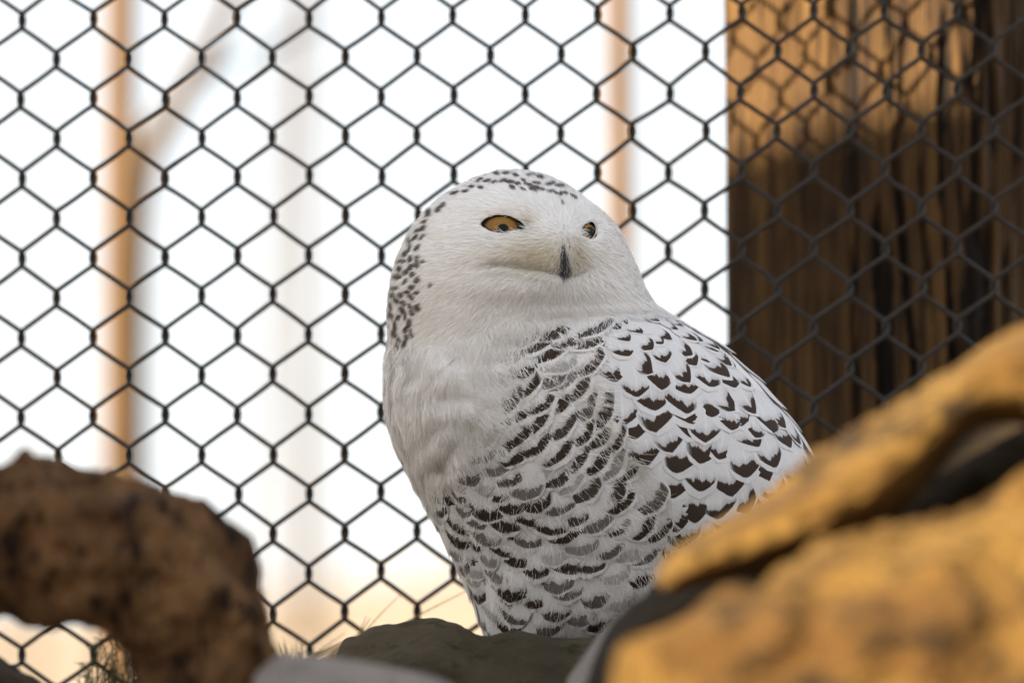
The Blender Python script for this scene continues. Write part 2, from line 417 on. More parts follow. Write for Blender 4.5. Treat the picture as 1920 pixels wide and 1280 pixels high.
# ------------------------------------------------------------------ chain-link fence
FENCE_Y = 0.24
fence = thing('chain_link_fence', 'dark coated chain-link fence with diamond mesh behind the owl', 'fence', (0, FENCE_Y, 1.2))
COLS = range(-12, 46); PITCHX, PITCHY = 67.5, 148.6
def knot(k, j, r=None):
    x = 40 + PITCHX * k; y = 40 + PITCHY * (j + 0.5 * (k % 2)) - 0.0122 * (x - 40)
    q = np.array([k * 1.0, j * 1.0, 0.5])
    return x + 3.2 * vnoise(q * 0.83 + 3.1, 21), y + 3.2 * vnoise(q * 0.91 + 7.7, 22)
WR = 4.7; DEP = 6.0; EE = 3.0
def wire(k):
    pts = []
    for j in range(12, -9, -1):                      # from the bottom up
        xl, yl = knot(k, j)
        xr, yr = knot(k + 1, j - 1 if k % 2 == 0 else j)
        if k % 2 == 1:                               # odd columns sit half a step lower
            xr, yr = knot(k + 1, j)
        for (x, y, sg, f0, f1) in ((xl, yl, -1, 1, -1), (xr, yr, 1, -1, 1)):
            for dy, dz, ex in ((13, f0 * DEP, 0.2), (7, f0 * DEP * 0.7, 0.85), (0, 0, 1.15), (-7, f1 * DEP * 0.7, 0.85), (-13, f1 * DEP, 0.2)):
                pts.append((x + sg * EE * ex, y + dy, dz))
    pts = np.array(pts); kk = PX * (FENCE_Y + 5) / DIST
    # fill the straight stretches a little so that they bow
    out = [pts[0]]
    for a, b in zip(pts[:-1], pts[1:]):
        if abs(b[0] - a[0]) > 25:
            for t in (0.25, 0.5, 0.75):
                m = a * (1 - t) + b * t; m = m + np.array([0, 1.6 * math.sin(math.pi * t) * vnoise(np.array([a[0] * .05, a[1] * .05, k]), 5), 0]); out.append(m)
        out.append(b)
    pts = np.array(out)
    P = on_y(pts[:, 0], pts[:, 1], FENCE_Y); P[:, 1] += pts[:, 2] * kk
    V, F = tube(P, WR * kk, 7)
    mesh_obj('wire', to_local(V, fence), F, M_wire, fence)
for k in COLS: wire(k)
zt = float(on_y(960, knot(0, -9)[1] - 10, FENCE_Y)[2]); xa = float(on_y(40 + PITCHX * -12.5, 0, FENCE_Y)[0]); xb = float(on_y(40 + PITCHX * 46.5, 0, FENCE_Y)[0])
V, F = tube(np.array([[xa, FENCE_Y, zt], [xb, FENCE_Y, zt]]), 0.018, 12); mesh_obj('top_rail', to_local(V, fence), F, M_wire, fence)
for xx in (xa, xb):
    V, F = tube(np.array([[xx, FENCE_Y, float(ground_z(xx, FENCE_Y)) - 0.1], [xx, FENCE_Y, zt + 0.04]]), 0.022, 12); mesh_obj('end_post', to_local(V, fence), F, M_wire, fence)

# ------------------------------------------------------------------ big square timber post behind the fence
PY = 0.44
pc = on_y(1640, 640, PY)
def timber_post():
    half = 0.104; rot = math.radians(-21); nA, nZ = 420, 330
    a = np.linspace(0, 2 * math.pi, nA, endpoint=False); n = 9.0
    ca, sa = np.cos(a), np.sin(a)
    rr = (np.abs(ca) ** n + np.abs(sa) ** n) ** (-1 / n)
    z = np.linspace(1.05, 3.2, nZ)
    A, Z = np.meshgrid(a, z); R = np.broadcast_to(rr, A.shape) * half
    lx, ly = R * np.cos(A), R * np.sin(A)
    q = np.stack([lx * 130, ly * 130, Z * 6.5], -1)
    wob = np.stack([lx * 14, ly * 14, Z * 5.0], -1)
    q[..., 0] += 2.2 * vnoise(wob, 3); q[..., 1] += 2.2 * vnoise(wob + 9, 4)
    c = fbm(q, 3, 31); fine = fbm(np.stack([lx * 260, ly * 260, Z * 5], -1), 2, 33)
    # the deep checks stand away from the smooth left part of the front face
    wx = lx * math.cos(rot) - ly * math.sin(rot)
    rough = 0.25 + 0.75 * smooth(-0.055, -0.02, wx)
    deep = smooth(0.05, 0.38, c) * rough
    R2 = R - 0.008 * deep - 0.0016 * fine - 0.003 * fbm(np.stack([lx * 25, ly * 25, Z * 2], -1), 2, 35)
    lx, ly = R2 * np.cos(A), R2 * np.sin(A)
    X = lx * math.cos(rot) - ly * math.sin(rot); Y = lx * math.sin(rot) + ly * math.cos(rot)
    V = np.stack([X, Y, Z - 1.05], -1).reshape(-1, 3)
    F = [grid_faces(nZ, nA, True)]
    V = np.concatenate([V, [[0, 0, z[-1] - 1.05]]]); k = (nZ - 1) * nA; i = np.arange(nA)
    F.append(np.stack([np.full(nA, len(V) - 1), k + i, k + (i + 1) % nA], 1))
    crack = np.concatenate([smooth(0.25, 0.8, deep).reshape(-1), [0]]); at_ = np.stack([crack] * 3, 1)
    cx = float(pc[0])
    o = mesh_obj('timber_post', V, F, M_timber, None, True, attrs={'crack': at_})
    # put its left edge on the photo's line
    left = V[:, 0].min(); xl = float(on_y(1360, 400, PY)[0]); o.location = (xl - left, PY + 0.095, 1.05)
    tag(o, 'thick weathered square timber post with deep cracks behind the fence', 'post')
timber_post()

# ------------------------------------------------------------------ rocks, logs
def loft(name, mat, top, bot, d0, dh, label, cat='rock', nx=150, na=96, amp=0.012, seed=1, expo=2.6, group=None, tilt=0.0, rscale=9, round_end=0.08):
    """a rock from its top and bottom outline (photo px) at distance d0, dh metres deep to each side"""
    top = np.array(top, float); bot = np.array(bot, float)
    xs0, xs1 = max(top[0, 0], bot[0, 0]), min(top[-1, 0], bot[-1, 0])
    t = np.linspace(0, 1, nx); t = t - np.sin(2 * math.pi * t) / (2 * math.pi) * 0.75
    xs = xs0 + (xs1 - xs0) * t
    yt = np.interp(xs, top[:, 0], top[:, 1]); yb = np.interp(xs, bot[:, 0], bot[:, 1])
    ker = np.hanning(9); ker /= ker.sum()
    yt = np.convolve(np.pad(yt, 4, 'edge'), ker, 'valid'); yb = np.convolve(np.pad(yb, 4, 'edge'), ker, 'valid')
    endf = np.sqrt(np.clip(1 - np.clip(1 - np.minimum(t, 1 - t) / round_end, 0, 1) ** 2, 0, 1))
    yc = (yt + yb) / 2; hh = (yb - yt) / 2 * (0.02 + 0.98 * endf); dd = dh * (0.05 + 0.95 * endf)
    a = np.linspace(0, 2 * math.pi, na, endpoint=False)
    ca, sa = np.cos(a), np.sin(a); rr = (np.abs(ca) ** expo + np.abs(sa) ** expo) ** (-1 / expo)
    PXX = np.repeat(xs[:, None], na, 1); PYY = yc[:, None] - hh[:, None] * (rr * sa)[None]
    D = d0 + dd[:, None] * (rr * ca)[None] + tilt * (yc[:, None] - PYY)
    P = at(PXX, PYY, D)
    # outward displacement
    c = at(xs, yc, np.full(nx, d0))[:, None]
    nrm = P - c; nrm /= np.linalg.norm(nrm, axis=-1, keepdims=True) + 1e-9
    rid = 1 - np.abs(fbm(P * rscale, 4, seed + 40)) * 1.6
    dsp = amp * (fbm(P * rscale * 0.6, 4, seed) + 0.5 * rid - 0.35) + amp * 0.30 * fbm(P * rscale * 5, 3, seed + 5)
    P = P + nrm * dsp[..., None] * (0.3 + 0.7 * endf)[:, None, None]
    V = P.reshape(-1, 3); F = [grid_faces(nx, na, True)]
    V = np.concatenate([V, P[0].mean(0)[None], P[-1].mean(0)[None]]); k = nx * na; i = np.arange(na); j = (i + 1) % na
    F += [np.stack([np.full(na, k), j, i], 1), np.stack([np.full(na, k + 1), (nx - 1) * na + i, (nx - 1) * na + j], 1)]
    base = np.array([V[:, 0].mean(), V[:, 1].mean(), V[:, 2].min()])
    F = [f[:, ::-1] for f in F]
    o = mesh_obj(name, V - base, F, mat); o.location = base
    bm = bmesh.new(); bm.from_mesh(o.data); bmesh.ops.recalc_face_normals(bm, faces=bm.faces); bm.to_mesh(o.data); bm.free()
    return tag(o, label, cat, group)

BOT = 1720
# upper ochre slab, a boulder coloured dark as the shadow below it, the lower ochre rock
loft('rock_slab', M_ochre,
     [(1228, 1085), (1236, 1045), (1330, 990), (1440, 935), (1540, 872), (1640, 802), (1740, 722), (1830, 655), (1900, 618), (2000, 590), (2250, 560), (2500, 640)],
     [(1228, 1100), (1240, 1118), (1330, 1092), (1430, 1062), (1560, 1020), (1680, 945), (1750, 875), (1800, 815), (1860, 790), (1960, 805), (2250, 830), (2500, 860)],
     4.03, 0.16, 'upper ochre rock slab in sunlight, overhanging a dark gap', amp=0.014, seed=3, expo=3.2, round_end=0.04)
loft('boulder', M_shade_rock,  # stand-in for the shadow between the ochre rocks
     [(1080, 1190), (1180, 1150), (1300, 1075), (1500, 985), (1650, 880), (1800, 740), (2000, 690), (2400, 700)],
     [(1080, BOT), (1500, BOT), (2000, BOT), (2400, BOT)], 4.36, 0.17, 'boulder coloured dark to stand for the shadow between the sunlit ochre rocks', amp=0.012, seed=23, expo=3.0)
loft('boulder', M_ochre,
     [(1128, 1300), (1140, 1200), (1165, 1168), (1220, 1155), (1300, 1130), (1380, 1098), (1480, 1060), (1575, 1032), (1700, 985), (1810, 935), (1910, 890), (2100, 830), (2500, 880)],
     [(1128, BOT), (1500, BOT), (2000, BOT), (2500, BOT)], 3.83, 0.15, 'lower ochre boulder in full sunlight with dark pits', amp=0.022, seed=8, expo=3.0, round_end=0.03)
loft('boulder', M_dark_rock,
     [(585, 1300), (640, 1212), (700, 1180), (760, 1170), (815, 1166), (860, 1178), (902, 1204), (945, 1192), (1000, 1192), (1060, 1214), (1110, 1206), (1170, 1200), (1300, 1205), (1420, 1300)],
     [(585, 1800), (900, 1800), (1420, 1800)], 4.84, 0.13, 'dark mossy boulder that the owl perches behind', amp=0.007, seed=12, expo=2.4, rscale=12)
loft('boulder', M_dark_rock,
     [(800, 1300), (860, 1236), (1000, 1226), (1200, 1226), (1400, 1190), (1560, 1210), (1640, 1300)],
     [(800, 1800), (1000, 1800), (1640, 1800)], 5.03, 0.11, 'dark flat-topped boulder under the owl', amp=0.004, seed=14, expo=3.2)
loft('stone', M_grey_stone,
     [(440, 1360), (480, 1255), (530, 1218), (600, 1224), (700, 1240), (780, 1258), (850, 1285), (960, 1340)],
     [(440, 1760), (700, 1760), (960, 1760)], 4.22, 0.12, 'pale grey smooth stone between the bent log and the mossy boulder', amp=0.004, seed=15)
loft('stone', M_grey_stone,
     [(1040, 1300), (1090, 1235), (1140, 1165), (1190, 1122), (1250, 1118), (1330, 1150), (1400, 1220)],
     [(1040, 1760), (1200, 1760), (1400, 1760)], 4.52, 0.09, 'small grey stone in shade wedged beside the ochre slab', amp=0.004, seed=19)
loft('stone', M_grey_stone,
     [(215, 1330), (260, 1285), (310, 1268), (360, 1280), (420, 1330)],
     [(215, 1760), (310, 1760), (420, 1760)], 4.62, 0.08, 'pale stone top showing under the bent log', amp=0.003, seed=18)

def log(name, pts, rad, d, mat, label, seed, amp, sides=110, n=220):
    pts = np.array(pts, float); P = smooth_path(np.concatenate([at(pts[:, 0], pts[:, 1], np.asarray(d) * np.ones(len(pts))), np.array(rad, float)[:, None] * PX * np.mean(d) / DIST], 1), n)
    V, F = tube(P[:, :3], P[:, 3], sides)
    body = V[:n * sides].reshape(n, sides, 3); c = P[:, None, :3]; nr = body - c; nr /= np.linalg.norm(nr, axis=-1, keepdims=True)
    h = 1 - np.abs(fbm(body * 16, 4, seed)) * 2.0
    body = body + nr * (amp * (0.9 * h + 0.9 * fbm(body * 9, 3, seed + 3) + 0.35 * fbm(body * 70, 3, seed + 6)))[..., None]
    V = np.concatenate([body.reshape(-1, 3), V[n * sides:]]); base = np.array([V[:, 0].mean(), V[:, 1].mean(), V[:, 2].min()])
    o = mesh_obj(name, V - base, F, mat); o.location = base
    return tag(o, label, 'log')
log('bent_log', [(-560, 1060), (-300, 1005), (-80, 1000), (90, 1012), (230, 1055), (340, 1130), (395, 1230), (405, 1380), (400, 1560), (400, 1720)],
    [130, 132, 134, 138, 148, 150, 142, 136, 140, 150], 4.28, M_bark, 'thick brown bark-covered log bending down to the ground', 51, 0.009)
log('fallen_branch', [(-420, 1060), (-200, 1180), (-60, 1270), (60, 1365), (200, 1470), (420, 1640)],
    [70, 78, 82, 84, 80, 70], 4.62, M_dark_bark, 'dark branch sloping down beneath the bent log', 61, 0.004, 60, 120)

# ------------------------------------------------------------------ grass sprigs by the fence
def blades(name, mat, label, px0, px1, pyb, hgt, lean, d, n, seed, wpx=2.2, cat='grass'):
    r_ = np.random.default_rng(seed); parts = []
    for i in range(n):
        x = r_.uniform(px0, px1); h = hgt * r_.uniform(0.45, 1.0); l = h * (lean + r_.normal(0, 0.28)); dd = d + r_.uniform(-0.05, 0.05)
        t = np.linspace(0, 1, 7); cur = r_.normal(0, 0.18) * h
        path = at(x + l * t + cur * t * (1 - t), pyb + r_.uniform(-6, 14) - h * t + 0.12 * h * t * t, np.full(7, dd))
        parts.append(tube(path, wpx * r_.uniform(0.6, 1.1) * PX * np.linspace(1, 0.25, 7), 5))
        if name == 'needle_sprig':
            for m in range(7):
                q = path[r_.integers(2, 7)]; dv = r_.normal(0, 1, 3) * [1, 0.4, 0.7] + [0, 0, 0.3]; dv /= np.linalg.norm(dv)
                parts.append(tube(q + np.linspace(0, 1, 4)[:, None] * dv * r_.uniform(12, 30) * PX, 1.3 * PX * np.linspace(1, 0.4, 4), 4))
    V, F = join(parts); base = np.array([V[:, 0].mean(), V[:, 1].mean(), V[:, 2].min()])
    o = mesh_obj(name, V - base, F, mat); o.location = base; tag(o, label, cat); return o
blades('straw_tuft', M_straw, 'dry straw tuft leaning across the wire beside the mossy boulder', 555, 680, 1250, 85, 1.5, 5.20, 46, 3, 2.6)
blades('straw_stalk', M_straw, 'long dry straw stalks rising over the mossy boulder', 605, 640, 1235, 175, 0.95, 5.12, 5, 9, 2.6)
blades('straw_tuft', M_straw, 'short dry straw tuft beside the bend of the log', 520, 570, 1245, 60, 0.1, 5.22, 16, 5)
blades('needle_sprig', M_sprig, 'dark green needle sprig under the bent log', 140, 260, 1330, 175, 0.1, 5.2, 30, 7, 2.6, 'plant')

# ================================================================== THE OWL
L_ = np.array([(320, 955), (321.5, 935), (324, 922), (336, 888), (350, 860), (368, 831), (389, 806), (410, 788), (434, 771), (463, 756), (490, 745), (520, 737), (555, 731), (591, 728), (621, 730), (650, 733), (672, 729), (700, 726), (740, 725), (790, 732), (830, 745), (875, 765), (930, 795), (980, 820), (1020, 840), (1060, 860), (1100, 878), (1140, 895), (1180, 908), (1215, 922), (1240, 950), (1255, 1010)], float)
R_ = np.array([(320, 965), (321.5, 985), (324, 1000), (330, 1024), (340, 1047), (354, 1072), (370, 1093), (388, 1116), (412, 1141), (436, 1161), (459, 1173), (483, 1183), (511, 1195), (540, 1206), (573, 1226), (590, 1248), (604, 1276), (624, 1310), (644, 1344), (666, 1371), (693, 1397), (717, 1424), (751, 1450), (786, 1480), (828, 1506), (871, 1526), (905, 1536), (950, 1540), (1000, 1532), (1050, 1508), (1100, 1462), (1150, 1395), (1195, 1305), (1228, 1205), (1245, 1130), (1255, 1060)], float)
NB, NA = 460, 400
Y0, Y1 = 320.0, 1255.0
bb = np.linspace(0, 1, NB); ROW = Y0 + (Y1 - Y0) * bb ** 1.5
def b_of(py): return np.clip((np.asarray(py) - Y0) / (Y1 - Y0), 0, 1) ** (1 / 1.5)
def sm(a, k=7):
    ker = np.hanning(k + 2)[1:-1]; ker /= ker.sum(); return np.convolve(np.pad(a, k // 2, 'edge'), ker, 'valid')
lx = np.interp(ROW, L_[:, 0], L_[:, 1]); rx = np.interp(ROW, R_[:, 0], R_[:, 1])
lx[12:] = sm(lx, 9)[12:]; rx[12:] = sm(rx, 9)[12:]
XC = (lx + rx) / 2; HW = (rx - lx) / 2
dep_ratio = np.interp(ROW, [320, 480, 580, 640, 760, 900, 1050, 1180, 1255], [0.98, 0.98, 0.92, 0.84, 0.80, 0.78, 0.80, 0.95, 1.0])
DH = HW * dep_ratio
YC = np.interp(ROW, [320, 540, 620, 760, 900, 1100, 1255], [-25, -25, -10, 0, 5, 20, 30.])
YC = sm(YC, 31); DH = np.concatenate([DH[:20], sm(DH, 21)[20:]])
TH = np.linspace(0, 2 * math.pi, NA, endpoint=False)
CH = np.array([(700, 652), (770, 655), (850, 642), (920, 615), (1000, 590), (1130, 582), (1225, 578), (1270, 588), (1600, 588)], float)
def chin(x): return np.interp(x, CH[:, 0], CH[:, 1])
WB = np.array([(575, 1145), (600, 1125), (640, 1105), (680, 1092), (720, 1096), (760, 1106), (800, 1126), (850, 1156), (900, 1195), (950, 1224), (1000, 1240), (1050, 1235), (1120, 1200), (1260, 1120)], float)
def wing_x(y): return np.interp(y, WB[:, 0], WB[:, 1])
def ga(x, y, cx, cy, sx, sy): return np.exp(-0.5 * (((x - cx) / sx) ** 2 + ((y - cy) / sy) ** 2))
def bumps(x, y):
    """towards the camera, px"""
    h = 30 * ga(x, y, 1046, 482, 50, 32) + 12 * ga(x, y, 1060, 455, 22, 40)
    h += 10 * ga(x, y, 950, 384, 62, 16) - 15 * ga(x, y, 946, 428, 44, 20) - 16 * ga(x, y, 1102, 437, 22, 24) + 8 * ga(x, y, 1120, 392, 30, 18)
    h += 17 * ga(x, y, 1030, 545, 110, 22) + 8 * ga(x, y, 900, 480, 60, 40)
    smile = np.interp(x, [890, 930, 960, 1010, 1050, 1075, 1110], [505, 498, 500, 508, 516, 520, 500])
    h += -10 * np.exp(-0.5 * ((y - smile) / 5.0) ** 2) * smooth(880, 930, x) * (1 - smooth(1085, 1120, x))
    below = y - chin(x)
    h += -11 * smooth(-4, 16, below) * np.exp(-np.clip(below, 0, 999) / 70.0) * smooth(930, 1060, x)
    h += 26 * ga(x, y, 835, 745, 70, 95)
    wv = x - wing_x(y)
    h += 22 * smooth(-12, 45, wv) * np.exp(-np.clip(wv, 0, 999) / 260) * smooth(585, 640, y) * (1 - smooth(1000, 1080, y))
    fold = np.interp(y, [840, 880, 940, 1000, 1060, 1130], [838, 838, 856, 880, 905, 950])
    h += -14 * np.exp(-0.5 * ((x - fold) / 9) ** 2) * smooth(850, 885, y) * (1 - smooth(1080, 1130, y))
    h += 9 * np.exp(-0.5 * ((x - fold - 26) / 15) ** 2) * smooth(850, 885, y) * (1 - smooth(1080, 1130, y))
    q = np.stack([x / 34, y / 34, x * 0], -1)
    cot = smooth(640, 690, y) * (1 - smooth(880, 930, y)) * (1 - smooth(880, 960, x))
    h += 5.5 * cot * fbm(q, 2, 77)
    h += 2.0 * fbm(q * 0.8 + 4, 2, 78) * (1 - cot)
    return h
A_, B_ = np.meshgrid(TH, np.arange(NB))
SX = XC[:, None] + HW[:, None] * np.cos(A_)
SY = ROW[:, None] + 0 * A_
front = np.clip(np.sin(A_), 0, 1)
SD = YC[:, None] - DH[:, None] * np.sin(A_) - bumps(SX, SY) * smooth(0.02, 0.45, front)
SP = np.stack([SX, SD, SY], -1)                        # px space: right, away, down
def normals_of(P):
    du = np.roll(P, -1, 1) - np.roll(P, 1, 1); dv = np.gradient(P, axis=0)
    n = np.cross(du, dv); n /= np.linalg.norm(n, axis=-1, keepdims=True) + 1e-9
    out = P - np.stack([XC, YC, ROW], -1)[:, None]
    s = np.sign((n * out)[..., :2].sum(-1, keepdims=True)); s[s == 0] = 1
    return n * s
SN = normals_of(SP)
SN[0] = [0, 0, -1]
dTH = TH[1] - TH[0]; dB = 1.0 / (NB - 1)
S_T = (np.roll(SP, -1, 1) - np.roll(SP, 1, 1)) / (2 * dTH); S_B = np.gradient(SP, axis=0) / dB
def samp(arr, th, b):
    f = (np.asarray(th) / dTH) % NA; i = np.floor(f).astype(int) % NA; u = (f - np.floor(f))[..., None]; i2 = (i + 1) % NA
    g_ = np.clip(np.asarray(b), 0, 1) * (NB - 1); j = np.minimum(np.floor(g_).astype(int), NB - 2); v = (g_ - j)[..., None]
    return (arr[j, i] * (1 - u) + arr[j, i2] * u) * (1 - v) + (arr[j + 1, i] * (1 - u) + arr[j + 1, i2] * u) * v
def param_of(px, py):
    b = b_of(py); g_ = b * (NB - 1); xc = np.interp(g_, np.arange(NB), XC); hw = np.interp(g_, np.arange(NB), HW)
    return np.arccos(np.clip((np.asarray(px) - xc) / hw, -0.9999, 0.9999)), b
def vec_param(V, T, B):
    """3-D tangent vector -> (dtheta, db)"""
    a = (T * T).sum(-1); c = (T * B).sum(-1); e = (B * B).sum(-1); p = (T * V).sum(-1); q = (B * V).sum(-1)
    det = a * e - c * c + 1e-9
    return (e * p - c * q) / det, (a * q - c * p) / det
def owl_world(P): return at(P[..., 0], P[..., 2], DIST + P[..., 1] * PX)
def frame(th, b, flow):
    """flow: (n,2) direction in the picture (right, down) -> unit tangent along, across, normal and their param steps"""
    T, B, N = samp(S_T, th, b), samp(S_B, th, b), samp(SN, th, b)
    N = N / (np.linalg.norm(N, axis=-1, keepdims=True) + 1e-9)
    V = np.stack([flow[:, 0], np.zeros(len(flow)), flow[:, 1]], -1)
    # slide the picture direction into the tangent plane (along the view axis where that stays tame)
    ny = np.where(np.abs(N[:, 1]) < 0.30, -0.30, N[:, 1])
    V = V - np.array([0, 1, 0]) * ((V * N).sum(-1) / ny * smooth(0.30, 0.65, np.abs(N[:, 1])))[:, None]
    V = V - N * (V * N).sum(-1, keepdims=True)
    V /= np.linalg.norm(V, axis=-1, keepdims=True) + 1e-9
    C = np.cross(N, V)
    return V, C, N, vec_param(V, T, B), vec_param(C, T, B)

owl_base = owl_world(np.array([1040.0, 10.0, 1240.0]))
owl = thing('snowy_owl', 'white snowy owl with brown bars perched among the rocks, looking aside', 'owl', owl_base)
def owl_local(P): return owl_world(P) - owl_base

# body -------------------------------------------------------------
inner = SP - SN * 2.0
V = owl_local(inner).reshape(-1, 3)
F = [grid_faces(NB, NA, True)]
V = np.concatenate([V, owl_local(inner[0].mean(0))[None], owl_local(inner[-1].mean(0))[None]])
k = NB * NA; i = np.arange(NA); j = (i + 1) % NA
F += [np.stack([np.full(NA, k), j, i], 1), np.stack([np.full(NA, k + 1), (NB - 1) * NA + i, (NB - 1) * NA + j], 1)]
BODY_V, BODY_F = V, F

# feather meshes ------------------------------------------------------
def w_profile(l, pointy):
    base = np.clip(l / 0.22, 0, 1) ** 0.6
    tip = np.sqrt(np.clip(1 - np.clip((l - 0.58) / 0.42, 0, 1) ** 2, 0, 1)) ** (1.0 + pointy)
    return base * tip
def feather_points(th, b, flow, Ln, Wd, lift, slope, cup, u, l, pointy=0.0, roll=None):
    """u, l: (k,) or (n,k). Returns px-space points (n,k,3) and normals"""
    V, C, N, pV, pC = frame(th, b, flow)
    n = len(th); u = np.broadcast_to(u, (n, u.shape[-1])); l = np.broadcast_to(l, (n, l.shape[-1]))
    a_l = (l - 0.45) * Ln[:, None]; a_u = u * Wd[:, None] * 0.5 * w_profile(l, pointy)
    tt = th[:, None] + a_l * pV[0][:, None] + a_u * pC[0][:, None]; bt = b[:, None] + a_l * pV[1][:, None] + a_u * pC[1][:, None]
    P = samp(SP, tt, bt); Nn = samp(SN, tt, bt); Nn = Nn / (np.linalg.norm(Nn, axis=-1, keepdims=True) + 1e-9)
    h = lift[:, None] + slope[:, None] * l * Ln[:, None] - cup[:, None] * Wd[:, None] * (np.abs(u) * w_profile(l, pointy)) ** 2
    if roll is not None: h = h + roll[:, None] * a_u
    return P + Nn * h[..., None], Nn
def lattice(inside, flow_fn, rowsp, colsp, scale_fn, dom=(690, 1560, 560, 1260), h=6.0, jit=0.10, seed=1):
    """points in staggered rows across a flow field: fit two scalar fields to it and read off their lattice"""
    xs = np.arange(dom[0], dom[1], h); ys = np.arange(dom[2], dom[3], h); X, Y = np.meshgrid(xs, ys)
    fl = flow_fn(X, Y); fx, fy = fl[..., 0], fl[..., 1]
    th, b = param_of(X, Y); N = samp(SN, th, b); ny = np.minimum(N[..., 1], -0.33)
    gxd, gyd = -N[..., 0] / ny, -N[..., 2] / ny
    sc = scale_fn(X, Y)
    md = np.sqrt(1 + (gxd * fx + gyd * fy) ** 2); mp = np.sqrt(1 + (gxd * -fy + gyd * fx) ** 2)
    def solve(gx_, gy_):
        s = np.zeros_like(X); ex = (gx_[:, 1:] + gx_[:, :-1]) / 2 * h; ey = (gy_[1:] + gy_[:-1]) / 2 * h
        def AT(dx, dy):
            o = np.zeros_like(X); o[:, 1:] += dx; o[:, :-1] -= dx; o[1:] += dy; o[:-1] -= dy; return o
        def A(s): return AT(np.diff(s, axis=1), np.diff(s, axis=0))
        r = AT(ex, ey) - A(s); p = r.copy(); rs = (r * r).sum()
        for _ in range(500):
            Ap = A(p); al = rs / ((p * Ap).sum() + 1e-12); s += al * p; r -= al * Ap; rn = (r * r).sum()
            if rn < 1e-7: break
            p = r + rn / rs * p; rs = rn
        return s
    s = solve(fx * md / (rowsp * sc), fy * md / (rowsp * sc)); t = solve(-fy * mp / (colsp * sc), fx * mp / (colsp * sc))
    xf = np.arange(dom[0], dom[1] - h, 2.0); yf = np.arange(dom[2], dom[3] - h, 2.0); XF, YF = np.meshgrid(xf, yf)
    def up(a):
        gi = (XF - dom[0]) / h; gj = (YF - dom[2]) / h; i = gi.astype(int); j = gj.astype(int); u = gi - i; v = gj - j
        i2 = np.minimum(i + 1, a.shape[1] - 1); j2 = np.minimum(j + 1, a.shape[0] - 1)
        return (a[j, i] * (1 - u) + a[j, i2] * u) * (1 - v) + (a[j2, i] * (1 - u) + a[j2, i2] * u) * v
    s, t = up(s), up(t); kk = np.round(s); off = 0.5 * (kk % 2); mm = np.round(t - off)
    dd = (s - kk) ** 2 + (t - off - mm) ** 2
    key = ((kk - kk.min()) * 5000 + (mm - mm.min())).astype(np.int64).ravel(); order = np.lexsort((dd.ravel(), key)); ks = key[order]
    first = np.concatenate([[True], ks[1:] != ks[:-1]]); idx = order[first]; idx = idx[dd.ravel()[idx] < 0.03]
    px, py = XF.ravel()[idx], YF.ravel()[idx]; r_ = np.random.default_rng(seed)
    scv = scale_fn(px, py); px = px + r_.normal(0, jit, len(px)) * colsp * scv; py = py + r_.normal(0, jit, len(py)) * rowsp * scv
    b = b_of(py) * (NB - 1); l_ = np.interp(b, np.arange(NB), lx); r__ = np.interp(b, np.arange(NB), rx)
    ok = inside(px, py) & (px > l_ + 3) & (px < r__ - 3)
    return px[ok], py[ok]
def rbf(ctrl, X, Y, sig=70.0):
    X = np.asarray(X, float); num = 0; den = 1e-12
    for c in ctrl:
        wgt = 1.0 / (((X - c[0]) ** 2 + (Y - c[1]) ** 2) / sig ** 2 + 0.08) ** 1.6
        num = num + wgt[..., None] * np.array(c[2:]); den = den + wgt
    return num / den[..., None]
def unit(v): return v / (np.linalg.norm(v, axis=-1, keepdims=True) + 1e-9)

BETA = [(1000, 600, 12), (1100, 600, 14), (900, 640, 15), (960, 660, 18), (1060, 650, 28), (1060, 700, 48), (980, 720, 35), (1000, 780, 55), (1060, 780, 58), (920, 740, 40), (940, 820, 50), (900, 860, 18),
        (960, 870, 22), (1020, 850, 40), (1090, 850, 58), (1110, 720, 66), (1100, 640, 50), (1150, 900, 60), (1060, 900, 30), (1180, 960, 52), (900, 920, 0), (960, 930, 5), (1040, 950, 18), (1110, 980, 30), (1180, 1030, 32),
        (860, 900, -18), (860, 960, -22), (900, 1000, -12), (980, 1000, 0), (1060, 1040, 8), (1140, 1070, 22), (900, 1080, -18), (960, 1090, -6), (1040, 1110, 15), (1120, 1150, 25), (960, 1180, -5), (1040, 1190, 18),
        (760, 700, 0), (760, 800, -6), (800, 900, 5), (830, 1000, 15), (870, 1100, 18)]
BETA_C = [(x, y, math.sin(math.radians(bt)), math.cos(math.radians(bt))) for x, y, bt in BETA]
def breast_flow(X, Y): return unit(rbf(BETA_C, X, Y))
WING_C = [(1150, 590, .85, .5), (1180, 600, .9, .42), (1260, 610, .88, .48), (1130, 640, .45, .9), (1200, 650, .6, .8), (1330, 660, .62, .78), (1390, 720, .5, .86), (1120, 700, .0, 1), (1200, 720, .1, 1), (1300, 760, .16, 1), (1430, 780, .42, .9),
          (1500, 850, .45, .9), (1180, 820, -.1, 1), (1250, 860, -.05, 1), (1300, 900, .08, 1), (1400, 900, .25, 1), (1250, 1000, -.15, 1), (1330, 980, -.05, 1)]
def wing_flow(X, Y): return unit(rbf(WING_C, X, Y))

